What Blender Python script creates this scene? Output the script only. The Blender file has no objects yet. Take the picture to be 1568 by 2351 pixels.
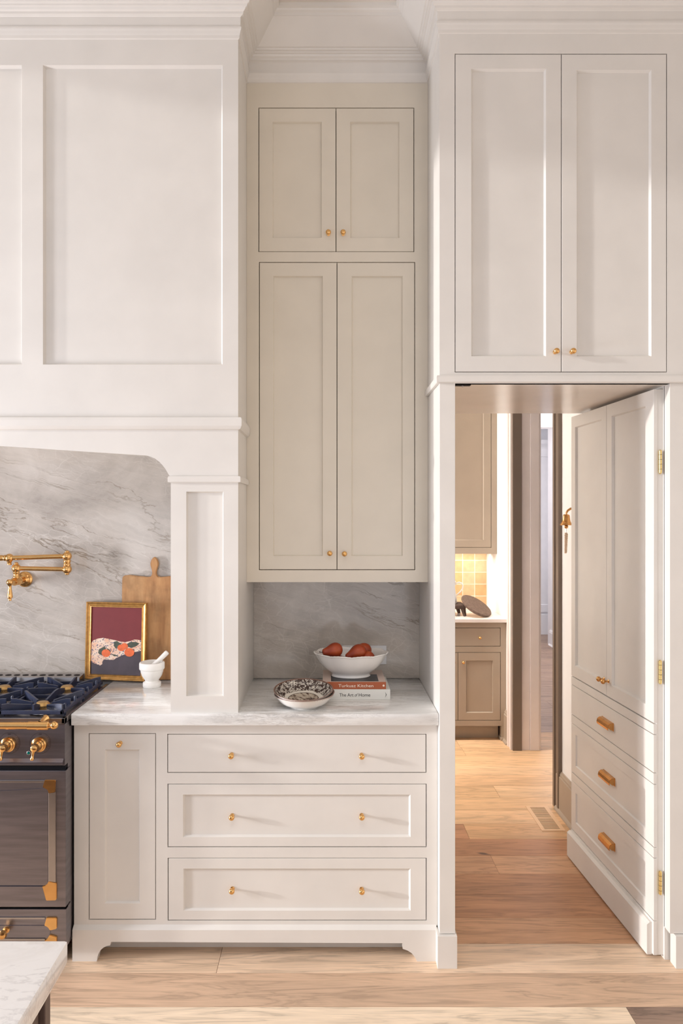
import bpy, bmesh, math, random
from mathutils import Vector, Matrix
random.seed(7)
PI = math.pi
scn = bpy.context.scene
C = scn.collection

# ---------------------------------------------------------------- camera
H = 1.651                      # eye height (m)
F = 1600.0                     # focal length in pixels of a 2351 px tall frame
VX, VY = 753.0, 1175.0         # vanishing point of the depth lines
cd = bpy.data.cameras.new('camera')
cd.sensor_fit = 'VERTICAL'; cd.sensor_height = 36.0; cd.lens = 36.0 * F / 2351.0
cd.shift_x = (784 - VX) / 2351.0; cd.shift_y = 0.0
cd.clip_start = 0.05; cd.clip_end = 60
cam = bpy.data.objects.new('camera', cd); C.objects.link(cam)
cam.location = (0, 0, H); cam.rotation_euler = (PI / 2, 0, 0)
scn.camera = cam

# ---------------------------------------------------------------- world, sun, lamps, exposure
w = bpy.data.worlds.new('daylight'); scn.world = w; w.use_nodes = True
nt = w.node_tree; nt.nodes.clear()
wo = nt.nodes.new('ShaderNodeOutputWorld'); bg = nt.nodes.new('ShaderNodeBackground')
bg.inputs[0].default_value = (.85, .94, 1.14, 1); bg.inputs[1].default_value = 0.71
nt.links.new(bg.outputs[0], wo.inputs[0])

def sun(name, d, power, angle, col):
    l = bpy.data.lights.new(name, 'SUN'); l.energy = power; l.angle = math.radians(angle); l.color = col
    o = bpy.data.objects.new(name, l); C.objects.link(o)
    o.rotation_euler = Vector(d).to_track_quat('-Z', 'Y').to_euler(); o.location = (-4, 1, 3)
    return o
def area(name, loc, d, sx, sy, power, col):
    l = bpy.data.lights.new(name, 'AREA'); l.shape = 'RECTANGLE'; l.size = sx; l.size_y = sy; l.energy = power; l.color = col
    o = bpy.data.objects.new(name, l); C.objects.link(o)
    o.location = loc; o.rotation_euler = Vector(d).to_track_quat('-Z', 'Y').to_euler()
    return o
sun('sun', (1, .155, -.185), 2.3, 2.0, (1, .975, .96))
area('window_light', (-3.5, 1.75, 1.2), (1, .38, -.0), .35, 1.0, 74, (.96, .97, 1.04))
area('fill_behind', (-.2, -2.9, .95), (0, 1, 0), 5.0, 1.6, 38, (.90, .96, 1.08))  # added frontal fill; the wall behind it has no window
area('kitchen_top_fill', (-.4, .2, 3.55), (0, 0, -1), 2.2, 1.2, 19, (.97, .98, 1.02)).data.spread = math.radians(130)  # added fill for the island top and near floor, no fixture there
area('pantry_top_fill', (0.4, 4.65, 2.80), (0.12, .05, -1), .7, .5, 10, (1, .93, .86)).data.spread = math.radians(62)  # added fill from above for the enclosed pantry, no fixture there
area('pantry_side_fill', (-1.3, 4.6, 1.9), (1, .22, 0), 1.0, 1.3, 34, (1, .93, .87)).data.spread = math.radians(120)  # added side fill; the pantry wall here has no window
area('hall_light', (2.2, 7.2, 2.9), (0.1, 0.1, -1), 1.0, 2.4, 90, (1, .97, .96))
scn.view_settings.view_transform = 'Standard'
scn.view_settings.look = 'None'; scn.view_settings.gamma = 1; scn.view_settings.use_curve_mapping = False
scn.view_settings.exposure = 0.0

# ---------------------------------------------------------------- materials
def lin(c):
    return tuple((x / 12.92 if x <= .04045 else ((x + .055) / 1.055) ** 2.4) for x in (v / 255 for v in c)) + (1,)
class NT:
    def __init__(s, name):
        s.m = bpy.data.materials.new(name); s.m.use_nodes = True; s.t = s.m.node_tree; s.t.nodes.clear()
        s.out = s.n('ShaderNodeOutputMaterial'); s.b = s.n('ShaderNodeBsdfPrincipled'); s.l(s.b, 0, s.out, 0)
    def n(s, typ, **kw):
        x = s.t.nodes.new(typ)
        for k, v in kw.items(): setattr(x, k, v)
        return x
    def l(s, a, i, b, j): s.t.links.new(a.outputs[i], b.inputs[j])
    def coord(s, scale=(1, 1, 1), rot=(0, 0, 0), kind='Object', rnd=False):
        tc = s.n('ShaderNodeTexCoord'); mp = s.n('ShaderNodeMapping')
        mp.inputs['Scale'].default_value = scale; mp.inputs['Rotation'].default_value = rot
        s.l(tc, kind, mp, 0)
        if rnd:
            oi = s.n('ShaderNodeObjectInfo'); vm = s.n('ShaderNodeVectorMath', operation='SCALE'); vm.inputs[0].default_value = (37, 21, 55)
            s.l(oi, 'Random', vm, 'Scale'); va = s.n('ShaderNodeVectorMath', operation='ADD')
            s.l(mp, 0, va, 0); s.l(vm, 0, va, 1); return va
        return mp
    def noise(s, v, scale, detail=4, rough=.5, dist=0):
        x = s.n('ShaderNodeTexNoise'); x.inputs['Scale'].default_value = scale; x.inputs['Detail'].default_value = detail
        x.inputs['Roughness'].default_value = rough; x.inputs['Distortion'].default_value = dist
        if v: s.l(v, 0, x, 0)
        return x
    def ramp(s, src, i, stops, interp='LINEAR'):
        r = s.n('ShaderNodeValToRGB'); r.color_ramp.interpolation = interp
        e = r.color_ramp.elements
        while len(e) < len(stops): e.new(.5)
        for k, (p, c) in enumerate(stops): e[k].position = p; e[k].color = c
        s.l(src, i, r, 0); return r
    def mix(s, fac, a, b, mode='MIX', f=None):
        x = s.n('ShaderNodeMix', data_type='RGBA', blend_type=mode)
        if fac is not None: s.l(fac[0], fac[1], x, 0)
        if f is not None: x.inputs[0].default_value = f
        for j, q in ((6, a), (7, b)):
            if isinstance(q, tuple) and not hasattr(q[0], 'outputs'): x.inputs[j].default_value = q
            else: s.l(q[0], q[1], x, j)
        return (x, 2)
    def bump(s, src, i, strength=.1, dist=.002):
        x = s.n('ShaderNodeBump'); x.inputs['Strength'].default_value = strength; x.inputs['Distance'].default_value = dist
        s.l(src, i, x, 'Height'); s.l(x, 0, s.b, 'Normal'); return x
    def col(s, q):
        if isinstance(q, tuple) and hasattr(q[0], 'outputs'): s.l(q[0], q[1], s.b, 'Base Color')
        else: s.b.inputs['Base Color'].default_value = q
    def set(s, **k):
        for a, v in k.items(): s.b.inputs[a.replace('_', ' ')].default_value = v
G = lambda v: (v, v, v, 1)
def plain(name, rgb, rough=.5, metal=0, var=.03, nscale=6, bump=.04, bscale=120, stretch=(1, 1, 1), **kw):
    s = NT(name); base = lin(rgb)
    n = s.noise(s.coord(stretch), nscale, 3)
    lo = tuple(max(0, x * (1 - var)) for x in base[:3]) + (1,); hi = tuple(min(1, x * (1 + var)) for x in base[:3]) + (1,)
    r = s.ramp(n, 0, [(.3, lo), (.7, hi)]); s.col((r, 0))
    s.set(Roughness=rough, Metallic=metal)
    if bump: s.bump(s.noise(s.coord(stretch), bscale, 2), 0, bump, .001)
    for k, v in kw.items(): s.b.inputs[k.replace('_', ' ')].default_value = v
    return s.m
M = {}
M['paint2'] = plain('painted_niche_cabinet', (222, 213, 197), .38, bump=.03, bscale=60)
M['paint'] = plain('painted_cabinet', (226, 221, 214), .38, bump=.03, bscale=60)
M['interior_shade'] = plain('cabinet_interior_shade', (52, 40, 32), .9)  # carcass darkened so door gaps look shaded, shade put into the colour
M['ceil'] = plain('ceiling_paint', (224, 216, 205), .6)
M['taupe'] = plain('pantry_paint', (170, 154, 136), .42, bump=.03)
M['shaded_taupe'] = plain('shaded_door_paint', (122, 106, 92), .45)  # pantry taupe made darker, the doorway's shade put into the colour
M['wall'] = plain('white_wall', (250, 249, 247), .7)
M['hallwhite'] = plain('hall_white', (236, 234, 236), .6)
M['lilac'] = plain('pale_lining_sunlit_casing', (236, 226, 220), .45)
M['gloss'] = plain('satin_soffit_paint', (224, 214, 204), .2, bump=.02)
M['counter2'] = plain('pantry_quartz', (232, 222, 216), .25, var=.01)
M['brass'] = plain('polished_brass', (228, 180, 116), .19, 1, var=.06, nscale=30, bump=.02)
M['brass2'] = plain('pale_brass', (232, 206, 140), .25, 1, var=.05)
M['copper'] = plain('antique_brass', (208, 156, 98), .2, 1, var=.12, nscale=40)
M['gold'] = plain('gilded_frame', (196, 148, 84), .35, .75, var=.2, nscale=60, bump=.25, bscale=90)
M['steel'] = plain('burnished_steel', (136, 132, 138), .34, 1, var=.14, nscale=5, bump=.05, bscale=60, stretch=(1, 1, 14))
M['steel2'] = plain('bright_steel', (175, 170, 168), .28, 1, var=.08, nscale=8)
M['iron'] = plain('navy_cast_iron', (46, 52, 74), .36, 0, var=.15, nscale=40, bump=.35, bscale=320)
M['black'] = plain('black_enamel', (14, 14, 16), .35)
M['burner'] = plain('burner_brass', (186, 150, 96), .42, .8, var=.1, nscale=40)
M['ceramic'] = plain('white_ceramic', (236, 232, 226), .16, var=.015, bump=.02, bscale=40)
M['card'] = plain('outlet_plate', (225, 224, 224), .35)
M['stonewhite'] = plain('white_marble_mortar', (242, 238, 231), .55, var=.03, nscale=30, bump=.2, bscale=90)
M['darkstone'] = plain('rough_basalt', (104, 84, 72), .9, var=.25, nscale=60, bump=.9, bscale=180)
M['bark'] = plain('dark_carved_stone', (74, 56, 46), .9, var=.35, nscale=70, bump=1, bscale=160)
M['orange_cover'] = plain('rust_cloth_cover', (170, 90, 54), .6)
M['pale_cover'] = plain('pale_printed_cover', (214, 190, 176), .45)
M['photo'] = plain('cover_photo', (40, 34, 36), .35, var=.6, nscale=40)
M['white_cover'] = plain('white_cloth_cover', (228, 226, 218), .5)
M['paper'] = plain('book_paper', (232, 226, 212), .8, nscale=200, stretch=(1, 1, 20), var=.08)
M['ink'] = plain('dark_ink', (52, 52, 50), .6)
M['cream_ink'] = plain('cream_ink', (245, 232, 214), .6)
M['island_wood'] = plain('island_brown_paint', (92, 74, 66), .45, stretch=(8, 8, 1))
M['ventwood'] = plain('oak_vent', (222, 184, 146), .5, var=.1, stretch=(3, 30, 3))
M['slot'] = plain('vent_shadow', (30, 20, 14), .9)
M['hingepin'] = M['brass2']
s = NT('green_lamp_glass'); s.col(lin((10, 110, 105))); s.set(Roughness=.1); M['green'] = s.m
s = NT('grout'); s.col(lin((252, 244, 228))); s.set(Roughness=.9); M['grout'] = s.m

# zellige tile: each tile has a tone of its own
s = NT('ochre_zellige'); oi = s.n('ShaderNodeObjectInfo')
r = s.ramp(oi, 'Random', [(0, lin((226, 176, 124))), (.35, lin((232, 190, 148))), (.7, lin((234, 198, 160))), (1, lin((222, 176, 104)))])
n = s.noise(s.coord(rnd=True), 22, 4); r2 = s.ramp(n, 0, [(.3, G(.86)), (.7, G(1.05))])
s.col(s.mix(None, (r, 0), (r2, 0), 'MULTIPLY', 1)); s.set(Roughness=.22); s.bump(s.noise(s.coord(rnd=True), 30, 2), 0, .5, .003); M['tile'] = s.m

# oak planks
def wood(name, stops, rnd=True, dark=(.6, .5, .42), scale=1.0, rough=.42, contrast=.75):
    s = NT(name); oi = s.n('ShaderNodeObjectInfo')
    tone = s.ramp(oi, 'Random', stops)
    v = s.coord((.55 * scale, 5.5 * scale, 1), rnd=rnd)
    n1 = s.noise(v, 3.2, 5, .55, 1.1)
    rings = s.n('ShaderNodeMath', operation='MULTIPLY'); rings.inputs[1].default_value = 9; s.l(n1, 0, rings, 0)
    fr = s.n('ShaderNodeMath', operation='PINGPONG'); fr.inputs[1].default_value = 1; s.l(rings, 0, fr, 0)
    g = s.ramp(fr, 0, [(0, G(contrast)), (.35, G(.95)), (1, G(1.06))])
    v2 = s.coord((3 * scale, 130 * scale, 20), rnd=rnd)
    fine = s.ramp(s.noise(v2, 2, 3, .6), 0, [(.3, G(.84)), (.62, G(1.05))])
    big = s.ramp(s.noise(s.coord((.8, 3, 1), rnd=rnd), 1.6, 2), 0, [(.3, G(.86)), (.7, G(1.1))])
    c = s.mix(None, (tone, 0), (g, 0), 'MULTIPLY', 1); c = s.mix(None, c, (fine, 0), 'MULTIPLY', 1); c = s.mix(None, c, (big, 0), 'MULTIPLY', 1)
    kn = s.ramp(s.noise(s.coord((2.2, 9, 1), rnd=rnd), 1.5, 2, .5, .6), 0, [(.74, G(0)), (.80, G(1))])
    c = s.mix((kn, 0), c, tuple(dark) + (1,) if len(dark) == 3 else dark)
    s.col(c); s.set(Roughness=rough); s.bump(fine, 0, .12, .0008)
    return s.m
M['oak'] = wood('oak_plank', [(0, lin((226, 196, 166))), (.3, lin((234, 206, 178))), (.6, lin((228, 198, 168))), (.85, lin((216, 182, 152))), (1, lin((236, 208, 180)))], dark=(.2, .1, .06))
M['oak_dark_shaded'] = wood('oak_plank_dark_shaded', [(0, lin((186, 136, 102))), (1, lin((196, 146, 110)))], dark=(.12, .06, .04))  # dark planks, partly own tone, partly passage shade put into the colour
M['oak_warm_lit'] = wood('oak_plank_warm_lit', [(0, lin((222, 180, 136))), (.5, lin((230, 190, 148))), (1, lin((214, 168, 124)))], dark=(.2, .1, .05))  # pantry rows of the same floor, warm light put into the colour
M['oak_half_shaded'] = wood('oak_plank_half_shaded', [(0, lin((206, 158, 122))), (1, lin((212, 166, 128)))], dark=(.12, .06, .04))  # passage rows toned down, shade put into the colour
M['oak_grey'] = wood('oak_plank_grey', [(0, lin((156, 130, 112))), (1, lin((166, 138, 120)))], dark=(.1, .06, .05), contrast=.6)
M['oak_pale'] = wood('oak_plank_pale', [(0, lin((234, 210, 182))), (1, lin((242, 220, 192)))], dark=(.25, .14, .08))
s = NT('maple_board')
v = s.coord((6, 1, .8)); n = s.noise(v, 5, 5, .6, .4)
r = s.ramp(n, 0, [(.25, lin((160, 108, 66))), (.5, lin((196, 146, 96))), (.8, lin((212, 166, 116)))])
st = s.ramp(s.noise(s.coord(), 7, 4, .6), 0, [(.32, G(.62)), (.5, G(1))])
s.col(s.mix(None, (r, 0), (st, 0), 'MULTIPLY', .8)); s.set(Roughness=.6); s.bump(n, 0, .15, .001); M['board'] = s.m

# white marble with grey streaks that run along the counter
def marble(name, base, vein, warm, stretch, vs):
    s = NT(name)
    v = s.coord(stretch); d = s.noise(v, 2.0, 4, .6)
    va = s.n('ShaderNodeVectorMath', operation='MULTIPLY_ADD'); s.l(d, 1, va, 0); va.inputs[1].default_value = (.6, .6, .6); s.l(v, 0, va, 2)
    n = s.noise(va, vs, 7, .66, .6)
    r = s.ramp(n, 0, [(.30, lin(vein)), (.43, lin(warm)), (.54, lin(base)), (1, lin(base))])
    c = s.noise(s.coord((.7, .9, .9)), 3.0, 3)
    m = s.ramp(c, 0, [(.35, G(.15)), (.62, G(1))])
    f = s.noise(s.coord((stretch[0] * 1.1, stretch[1] * 1.5, stretch[2] * 1.5)), vs * 1.5, 6, .7, 1.2)
    fr = s.ramp(f, 0, [(.475, G(0)), (.497, G(.62)), (.503, G(.62)), (.525, G(0))])
    fm = s.mix(None, (fr, 0), (m, 0), 'MULTIPLY', 1)
    cc = s.mix((m, 0), lin(base), (r, 0)); s.col(s.mix(fm, cc, lin(vein))); s.set(Roughness=.12); M[name] = s.m
marble('marble', (238, 237, 234), (150, 146, 142), (204, 199, 192), (.9, 5.0, 5.0), 2.6)
marble('island_marble', (240, 237, 234), (204, 200, 198), (226, 221, 216), (1.2, 2.5, 2.5), 1.5)

# grey quartzite: warm grey, thin white crackle, long brown and dark veins that fall to the right
s = NT('quartzite')
rot = (0, math.radians(-16), 0)
v = s.coord(rot=rot)
wob = s.noise(v, 3.0, 5, .6)
va = s.n('ShaderNodeVectorMath', operation='MULTIPLY_ADD'); s.l(wob, 1, va, 0); va.inputs[1].default_value = (.12, .12, .12); s.l(v, 0, va, 2)
cloud = s.ramp(s.noise(va, 2.6, 6, .62, .5), 0, [(.28, lin((164, 155, 146))), (.5, lin((192, 183, 173))), (.72, lin((210, 202, 193)))])
def crack(scale, stretch, w0, src):
    mp = s.n('ShaderNodeMapping'); mp.inputs['Scale'].default_value = stretch; s.l(src, 0, mp, 0)
    vo = s.n('ShaderNodeTexVoronoi', feature='DISTANCE_TO_EDGE'); vo.inputs['Scale'].default_value = scale; s.l(mp, 0, vo, 0)
    return s.ramp(vo, 'Distance', [(0, G(1)), (w0, G(0))])
msk = s.ramp(s.noise(v, 3.2, 3), 0, [(.38, G(.15)), (.66, G(1))])
c1 = crack(8.5, (.45, 1, 1.35), .013, va); c2 = crack(21, (.7, 1, 1.2), .026, va); c3 = crack(10, (.16, 1, 3.0), .026, va)
f1 = s.mix(None, (c1, 0), (msk, 0), 'MULTIPLY', 1); f2 = s.mix(None, (c2, 0), (msk, 0), 'MULTIPLY', 1)
f2 = s.mix(None, f2, G(.5), 'MULTIPLY', 1); f1 = s.mix(None, f1, G(.62), 'MULTIPLY', 1)
f3 = s.mix(None, (c3, 0), (msk, 0), 'MULTIPLY', 1); f3 = s.mix(None, f3, G(.6), 'MULTIPLY', 1)
c = s.mix(f1, (cloud, 0), lin((222, 216, 208))); c = s.mix(f3, c, lin((214, 206, 196))); c = s.mix(f2, c, lin((220, 214, 206)))
mp = s.n('ShaderNodeMapping'); mp.inputs['Scale'].default_value = (.55, 1, 4.2); s.l(va, 0, mp, 0)
long_ = s.noise(mp, 1.9, 6, .6, .7)
vein = s.ramp(long_, 0, [(.488, G(0)), (.499, G(1)), (.502, G(1)), (.512, G(0))])
vm = s.ramp(s.noise(v, 2.1, 2), 0, [(.42, G(0)), (.6, G(.85))])
fv = s.mix(None, (vein, 0), (vm, 0), 'MULTIPLY', 1)
c = s.mix(fv, c, lin((134, 120, 102)))
mp2 = s.n('ShaderNodeMapping'); mp2.inputs['Scale'].default_value = (.4, 1, 9); s.l(va, 0, mp2, 0)
hz = s.ramp(s.noise(mp2, 3.0, 4, .6, .3), 0, [(.3, G(.9)), (.7, G(1.06))])
c = s.mix(None, c, (hz, 0), 'MULTIPLY', 1)
s.col(c); s.set(Roughness=.11); M['quartzite'] = s.m

# pears
s = NT('red_pear_skin'); g = s.coord()
n = s.noise(g, 14, 4); r = s.ramp(n, 0, [(.35, lin((126, 42, 20))), (.6, lin((162, 64, 26))), (.85, lin((186, 96, 34)))])
sp = s.ramp(s.noise(g, 380, 2), 0, [(.66, G(0)), (.72, G(.35))]); s.col(s.mix((sp, 0), (r, 0), lin((206, 134, 70)))); s.set(Roughness=.42); M['pear'] = s.m
M['stem'] = plain('pear_stem', (60, 40, 28), .8)
# painted canvas colours
M['maroon'] = plain('canvas_maroon', (120, 44, 46), .7, var=.05, nscale=20)
M['navycloth'] = plain('canvas_slate', (72, 62, 68), .6, var=.22, nscale=14)
M['canvas_orange'] = plain('canvas_orange', (224, 104, 50), .5, var=.14, nscale=70)
M['canvas_leaf'] = plain('canvas_leaf', (66, 72, 56), .5, var=.3, nscale=60)
s = NT('canvas_cloth'); g = s.coord()
vo = s.n('ShaderNodeTexVoronoi'); vo.inputs['Scale'].default_value = 150; s.l(g, 0, vo, 0)
r = s.ramp(vo, 'Distance', [(.30, G(0)), (.36, G(1))]); b = s.ramp(s.noise(g, 22, 3), 0, [(.35, lin((226, 168, 132))), (.6, lin((232, 208, 186)))])
s.col(s.mix((r, 0), lin((82, 84, 112)), (b, 0))); s.set(Roughness=.5); M['canvas_cloth'] = s.m
# brown transfer print, ringed about the object's own centre
s = NT('brown_transferware')
tc = s.n('ShaderNodeTexCoord'); vl = s.n('ShaderNodeVectorMath', operation='LENGTH'); sx = s.n('ShaderNodeSeparateXYZ')
s.l(tc, 'Object', sx, 0); cb = s.n('ShaderNodeCombineXYZ'); s.l(sx, 0, cb, 0); s.l(sx, 1, cb, 1); s.l(cb, 0, vl, 0)
vo = s.n('ShaderNodeTexVoronoi'); vo.inputs['Scale'].default_value = 62; vo.inputs['Randomness'].default_value = .8
nn = s.noise(None, 60, 4); s.l(tc, 'Object', nn, 0)
vv = s.n('ShaderNodeVectorMath', operation='MULTIPLY_ADD'); s.l(nn, 1, vv, 0); vv.inputs[1].default_value = (.02, .02, .02); s.l(tc, 'Object', vv, 2); s.l(vv, 0, vo, 0)
sn = s.n('ShaderNodeMath', operation='SINE'); ml = s.n('ShaderNodeMath', operation='MULTIPLY'); ml.inputs[1].default_value = 26; s.l(vo, 'Distance', ml, 0); s.l(ml, 0, sn, 0)
fl = s.ramp(sn, 0, [(.25, G(0)), (.55, G(1))])
n2 = s.noise(None, 75, 5, .7); s.l(tc, 'Object', n2, 0)
sc = s.ramp(n2, 0, [(.46, G(0)), (.54, G(1))])
brown, cream = lin((62, 42, 36)), lin((236, 228, 214))
border = s.mix((fl, 0), cream, brown); border = s.mix((sc, 0), border, brown)
mpc = s.n('ShaderNodeMapping'); mpc.inputs['Scale'].default_value = (1, 2.6, 1); s.l(tc, 'Object', mpc, 0)
scene_ = s.ramp(s.noise(mpc, 34, 5, .7), 0, [(.40, lin((62, 44, 38))), (.47, lin((132, 110, 94))), (.55, lin((206, 192, 172)))])
plainc = cream
# bands by radius: 0-.055 landscape, .055-.058 line, .058-.07 plain, .07-.105 flowers, rim brown
rr = s.ramp(vl, 'Value', [(0, G(0)), (.0575, G(1)), (.0605, G(0)), (.072, G(1))], 'CONSTANT')
def step(a):
    x = s.n('ShaderNodeMath', operation='GREATER_THAN'); x.inputs[1].default_value = a; s.l(vl, 'Value', x, 0); return (x, 0)
c = s.mix(step(.0560), (scene_, 0), brown); c = s.mix(step(.0585), c, plainc); 
nn3 = s.noise(None, 45, 2); s.l(tc, 'Object', nn3, 0)
ad = s.n('ShaderNodeMath', operation='MULTIPLY_ADD'); s.l(nn3, 0, ad, 0); ad.inputs[1].default_value = .02; s.l(vl, 'Value', ad, 2)
gt = s.n('ShaderNodeMath', operation='GREATER_THAN'); gt.inputs[1].default_value = .082; s.l(ad, 0, gt, 0)
c = s.mix((gt, 0), c, border); c = s.mix(step(.1075), c, lin((116, 84, 72)))
s.col(c); s.set(Roughness=.14); M['transfer'] = s.m
M['bowl_rim'] = plain('brown_rim_glaze', (150, 122, 108), .2)

# ---------------------------------------------------------------- mesh helpers
def bm_new(): return bmesh.new()
def box(bm, x0, x1, y0, y1, z0, z1, bev=0, mat=None):
    r = bmesh.ops.create_cube(bm, size=1)
    vs = r['verts']
    for v in vs: v.co = Vector(((x0 + x1) / 2 + v.co.x * (x1 - x0), (y0 + y1) / 2 + v.co.y * (y1 - y0), (z0 + z1) / 2 + v.co.z * (z1 - z0)))
    if bev:
        es = list({e for v in vs for e in v.link_edges})
        r2 = bmesh.ops.bevel(bm, geom=es, offset=bev, segments=2, profile=.6, affect='EDGES')
        vs = list({v for f in r2['faces'] for v in f.verts} | {v for v in vs if v.is_valid})
    if mat is not None: bmesh.ops.transform(bm, matrix=mat, verts=vs)
    return bm
def lathe(bm, prof, axis=(0, 0, 1), loc=(0, 0, 0), n=24, sx=1.0, sy=1.0):
    """prof: (radius, height) pairs; height runs along axis from loc"""
    q = Vector((0, 0, 1)).rotation_difference(Vector(axis).normalized()).to_matrix().to_4x4()
    T = Matrix.Translation(loc) @ q; rings = []
    for r, h in prof:
        if r < 1e-6: rings.append([bm.verts.new(T @ Vector((0, 0, h)))])
        else: rings.append([bm.verts.new(T @ Vector((r * math.cos(2 * PI * k / n) * sx, r * math.sin(2 * PI * k / n) * sy, h))) for k in range(n)])
    for a, b in zip(rings, rings[1:]):
        for k in range(n):
            k2 = (k + 1) % n
            vs = [a[k % len(a)], a[k2 % len(a)], b[k2 % len(b)], b[k % len(b)]]
            u = []
            for v in vs:
                if v not in u: u.append(v)
            if len(u) >= 3:
                try: bm.faces.new(u)
                except ValueError: pass
    return bm
def tube(bm, pts, r, n=12, cap=True):
    pts = [Vector(p) for p in pts]; rs = r if isinstance(r, (list, tuple)) else [r] * len(pts); rings = []; up = None
    for i, p in enumerate(pts):
        d = (pts[min(i + 1, len(pts) - 1)] - pts[max(i - 1, 0)]).normalized()
        if up is None: up = d.orthogonal().normalized()
        up = (up - d * up.dot(d)).normalized(); sd = d.cross(up)
        rings.append([bm.verts.new(p + (up * math.cos(2 * PI * k / n) + sd * math.sin(2 * PI * k / n)) * rs[i]) for k in range(n)])
    for a, b in zip(rings, rings[1:]):
        for k in range(n): bm.faces.new((a[k], a[(k + 1) % n], b[(k + 1) % n], b[k]))
    if cap: bm.faces.new(rings[0][::-1]); bm.faces.new(rings[-1])
    return bm
def ball(bm, c, r, sx=1, sy=1, sz=1, n=20):
    m = Matrix.Translation(c) @ Matrix.Diagonal((sx, sy, sz, 1))
    bmesh.ops.create_uvsphere(bm, u_segments=n, v_segments=n // 2, radius=r, matrix=m); return bm
def prism(bm, poly, y0, y1, plane='xz'):
    """poly: list of (a,b); extruded y0..y1 along the remaining axis"""
    def P(a, b, t):
        return {'xz': (a, t, b), 'xy': (a, b, t), 'yz': (t, a, b)}[plane]
    A = [bm.verts.new(P(a, b, y0)) for a, b in poly]; B = [bm.verts.new(P(a, b, y1)) for a, b in poly]
    n = len(poly); f = [bm.faces.new(A), bm.faces.new(B[::-1])]
    for k in range(n): f.append(bm.faces.new((A[k], B[k], B[(k + 1) % n], A[(k + 1) % n])))
    bm.normal_update(); bmesh.ops.triangulate(bm, faces=f[:2]); return bm
def finish(bm, name, smooth=False, ang=40):
    bmesh.ops.recalc_face_normals(bm, faces=bm.faces)
    me = bpy.data.meshes.new(name); 
    if smooth:
        for f in bm.faces: f.smooth = True
        for e in bm.edges:
            if len(e.link_faces) == 2 and e.calc_face_angle(0) > math.radians(ang): e.smooth = False
    bm.to_mesh(me); bm.free(); return me
def root(name, loc, label, cat, group=None, rotz=0, kind=None):
    o = bpy.data.objects.new(name, None); C.objects.link(o); o.empty_display_size = .05
    o.location = loc; o.rotation_euler = (0, 0, rotz)
    tag(o, label, cat, group, kind); return o
def tag(o, label=None, cat=None, group=None, kind=None):
    if label: o['label'] = label
    if cat: o['category'] = cat
    if group: o['group'] = group
    if kind: o['kind'] = kind
    return o
def mw(o):
    m = Matrix.Translation(o.location) @ o.rotation_euler.to_matrix().to_4x4()
    if o.parent: m = mw(o.parent) @ o.matrix_parent_inverse @ m
    return m
def obj(name, bm, mat, parent=None, smooth=False, local=False, loc=None, ang=40, kind=None, label=None):
    """local: the mesh is written in the parent's own axes; otherwise in world axes (or about loc)"""
    me = bm if isinstance(bm, bpy.types.Mesh) else finish(bm, name, smooth, ang)
    if mat is not None and not me.materials: me.materials.append(M[mat] if isinstance(mat, str) else mat)
    o = bpy.data.objects.new(name, me); C.objects.link(o)
    if loc is not None: o.location = loc
    if parent:
        o.parent = parent
        if not local: o.matrix_parent_inverse = mw(parent).inverted()
    if kind: o['kind'] = kind
    if label: o['label'] = label
    return o
def struct(name, bm, mat, label=None, **k):
    o = obj(name, bm, mat, kind='structure', **k)
    if label: o['label'] = label
    return o
def B(*a, **k): return box(bm_new(), *a, **k)

# pixel readings of the photograph turned into metres at a known scale s (m per pixel) = depth / F
def X(px, s): return (px - VX) * s
def Z(py, s): return H - (py - VY) * s

# ---- cabinet fronts
def front(name, parent, mat, x0, x1, z0, z1, y, th=.02, inset=None, rec=.010, ch=.005, local=False):
    """A shaker front facing -Y with its face at y. inset = (x0,x1,z0,z1) of the sunk field, None for a slab."""
    if inset is None:
        return obj(name, B(x0, x1, y, y + th, z0, z1, .0012), mat, parent, local=local)
    a0, a1, c0, c1 = inset; bm = bm_new()
    def loop(x0, x1, z0, z1, y): return [bm.verts.new(p) for p in ((x0, y, z0), (x1, y, z0), (x1, y, z1), (x0, y, z1))]
    e = .0012
    back = loop(x0, x1, z0, z1, y + th); side = loop(x0, x1, z0, z1, y + e); face = loop(x0 + e, x1 - e, z0 + e, z1 - e, y)
    i1 = loop(a0, a1, c0, c1, y); i2 = loop(a0 + ch, a1 - ch, c0 + ch, c1 - ch, y + rec - .001)
    i3 = loop(a0 + ch, a1 - ch, c0 + ch, c1 - ch, y + th)
    for A, Bq in ((back, side), (side, face), (face, i1), (i1, i2), (i2, i3), (i3, back)):
        for k in range(4): bm.faces.new((A[k], A[(k + 1) % 4], Bq[(k + 1) % 4], Bq[k]))
    d = obj(name, bm, mat, parent, local=local)
    obj('panel', B(a0 + ch, a1 - ch, y + rec, y + th - .0006, c0 + ch, c1 - ch), mat, d, local=local)
    return d
def frame(xs, zs, holes, y0, y1):
    """slab between y0 and y1 with rectangular holes"""
    bm = bm_new(); xs = sorted(set(xs + [v for h in holes for v in h[:2]])); zs = sorted(set(zs + [v for h in holes for v in h[2:]]))
    for i in range(len(xs) - 1):
        j = 0
        while j < len(zs) - 1:
            cx = (xs[i] + xs[i + 1]) / 2
            def inh(j): cz = (zs[j] + zs[j + 1]) / 2; return any(h[0] < cx < h[1] and h[2] < cz < h[3] for h in holes)
            if inh(j): j += 1; continue
            k = j
            while k < len(zs) - 1 and not inh(k): k += 1
            box(bm, xs[i], xs[i + 1], y0, y1, zs[j], zs[k]); j = k
    bmesh.ops.remove_doubles(bm, verts=bm.verts, dist=1e-5)
    return bm
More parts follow.
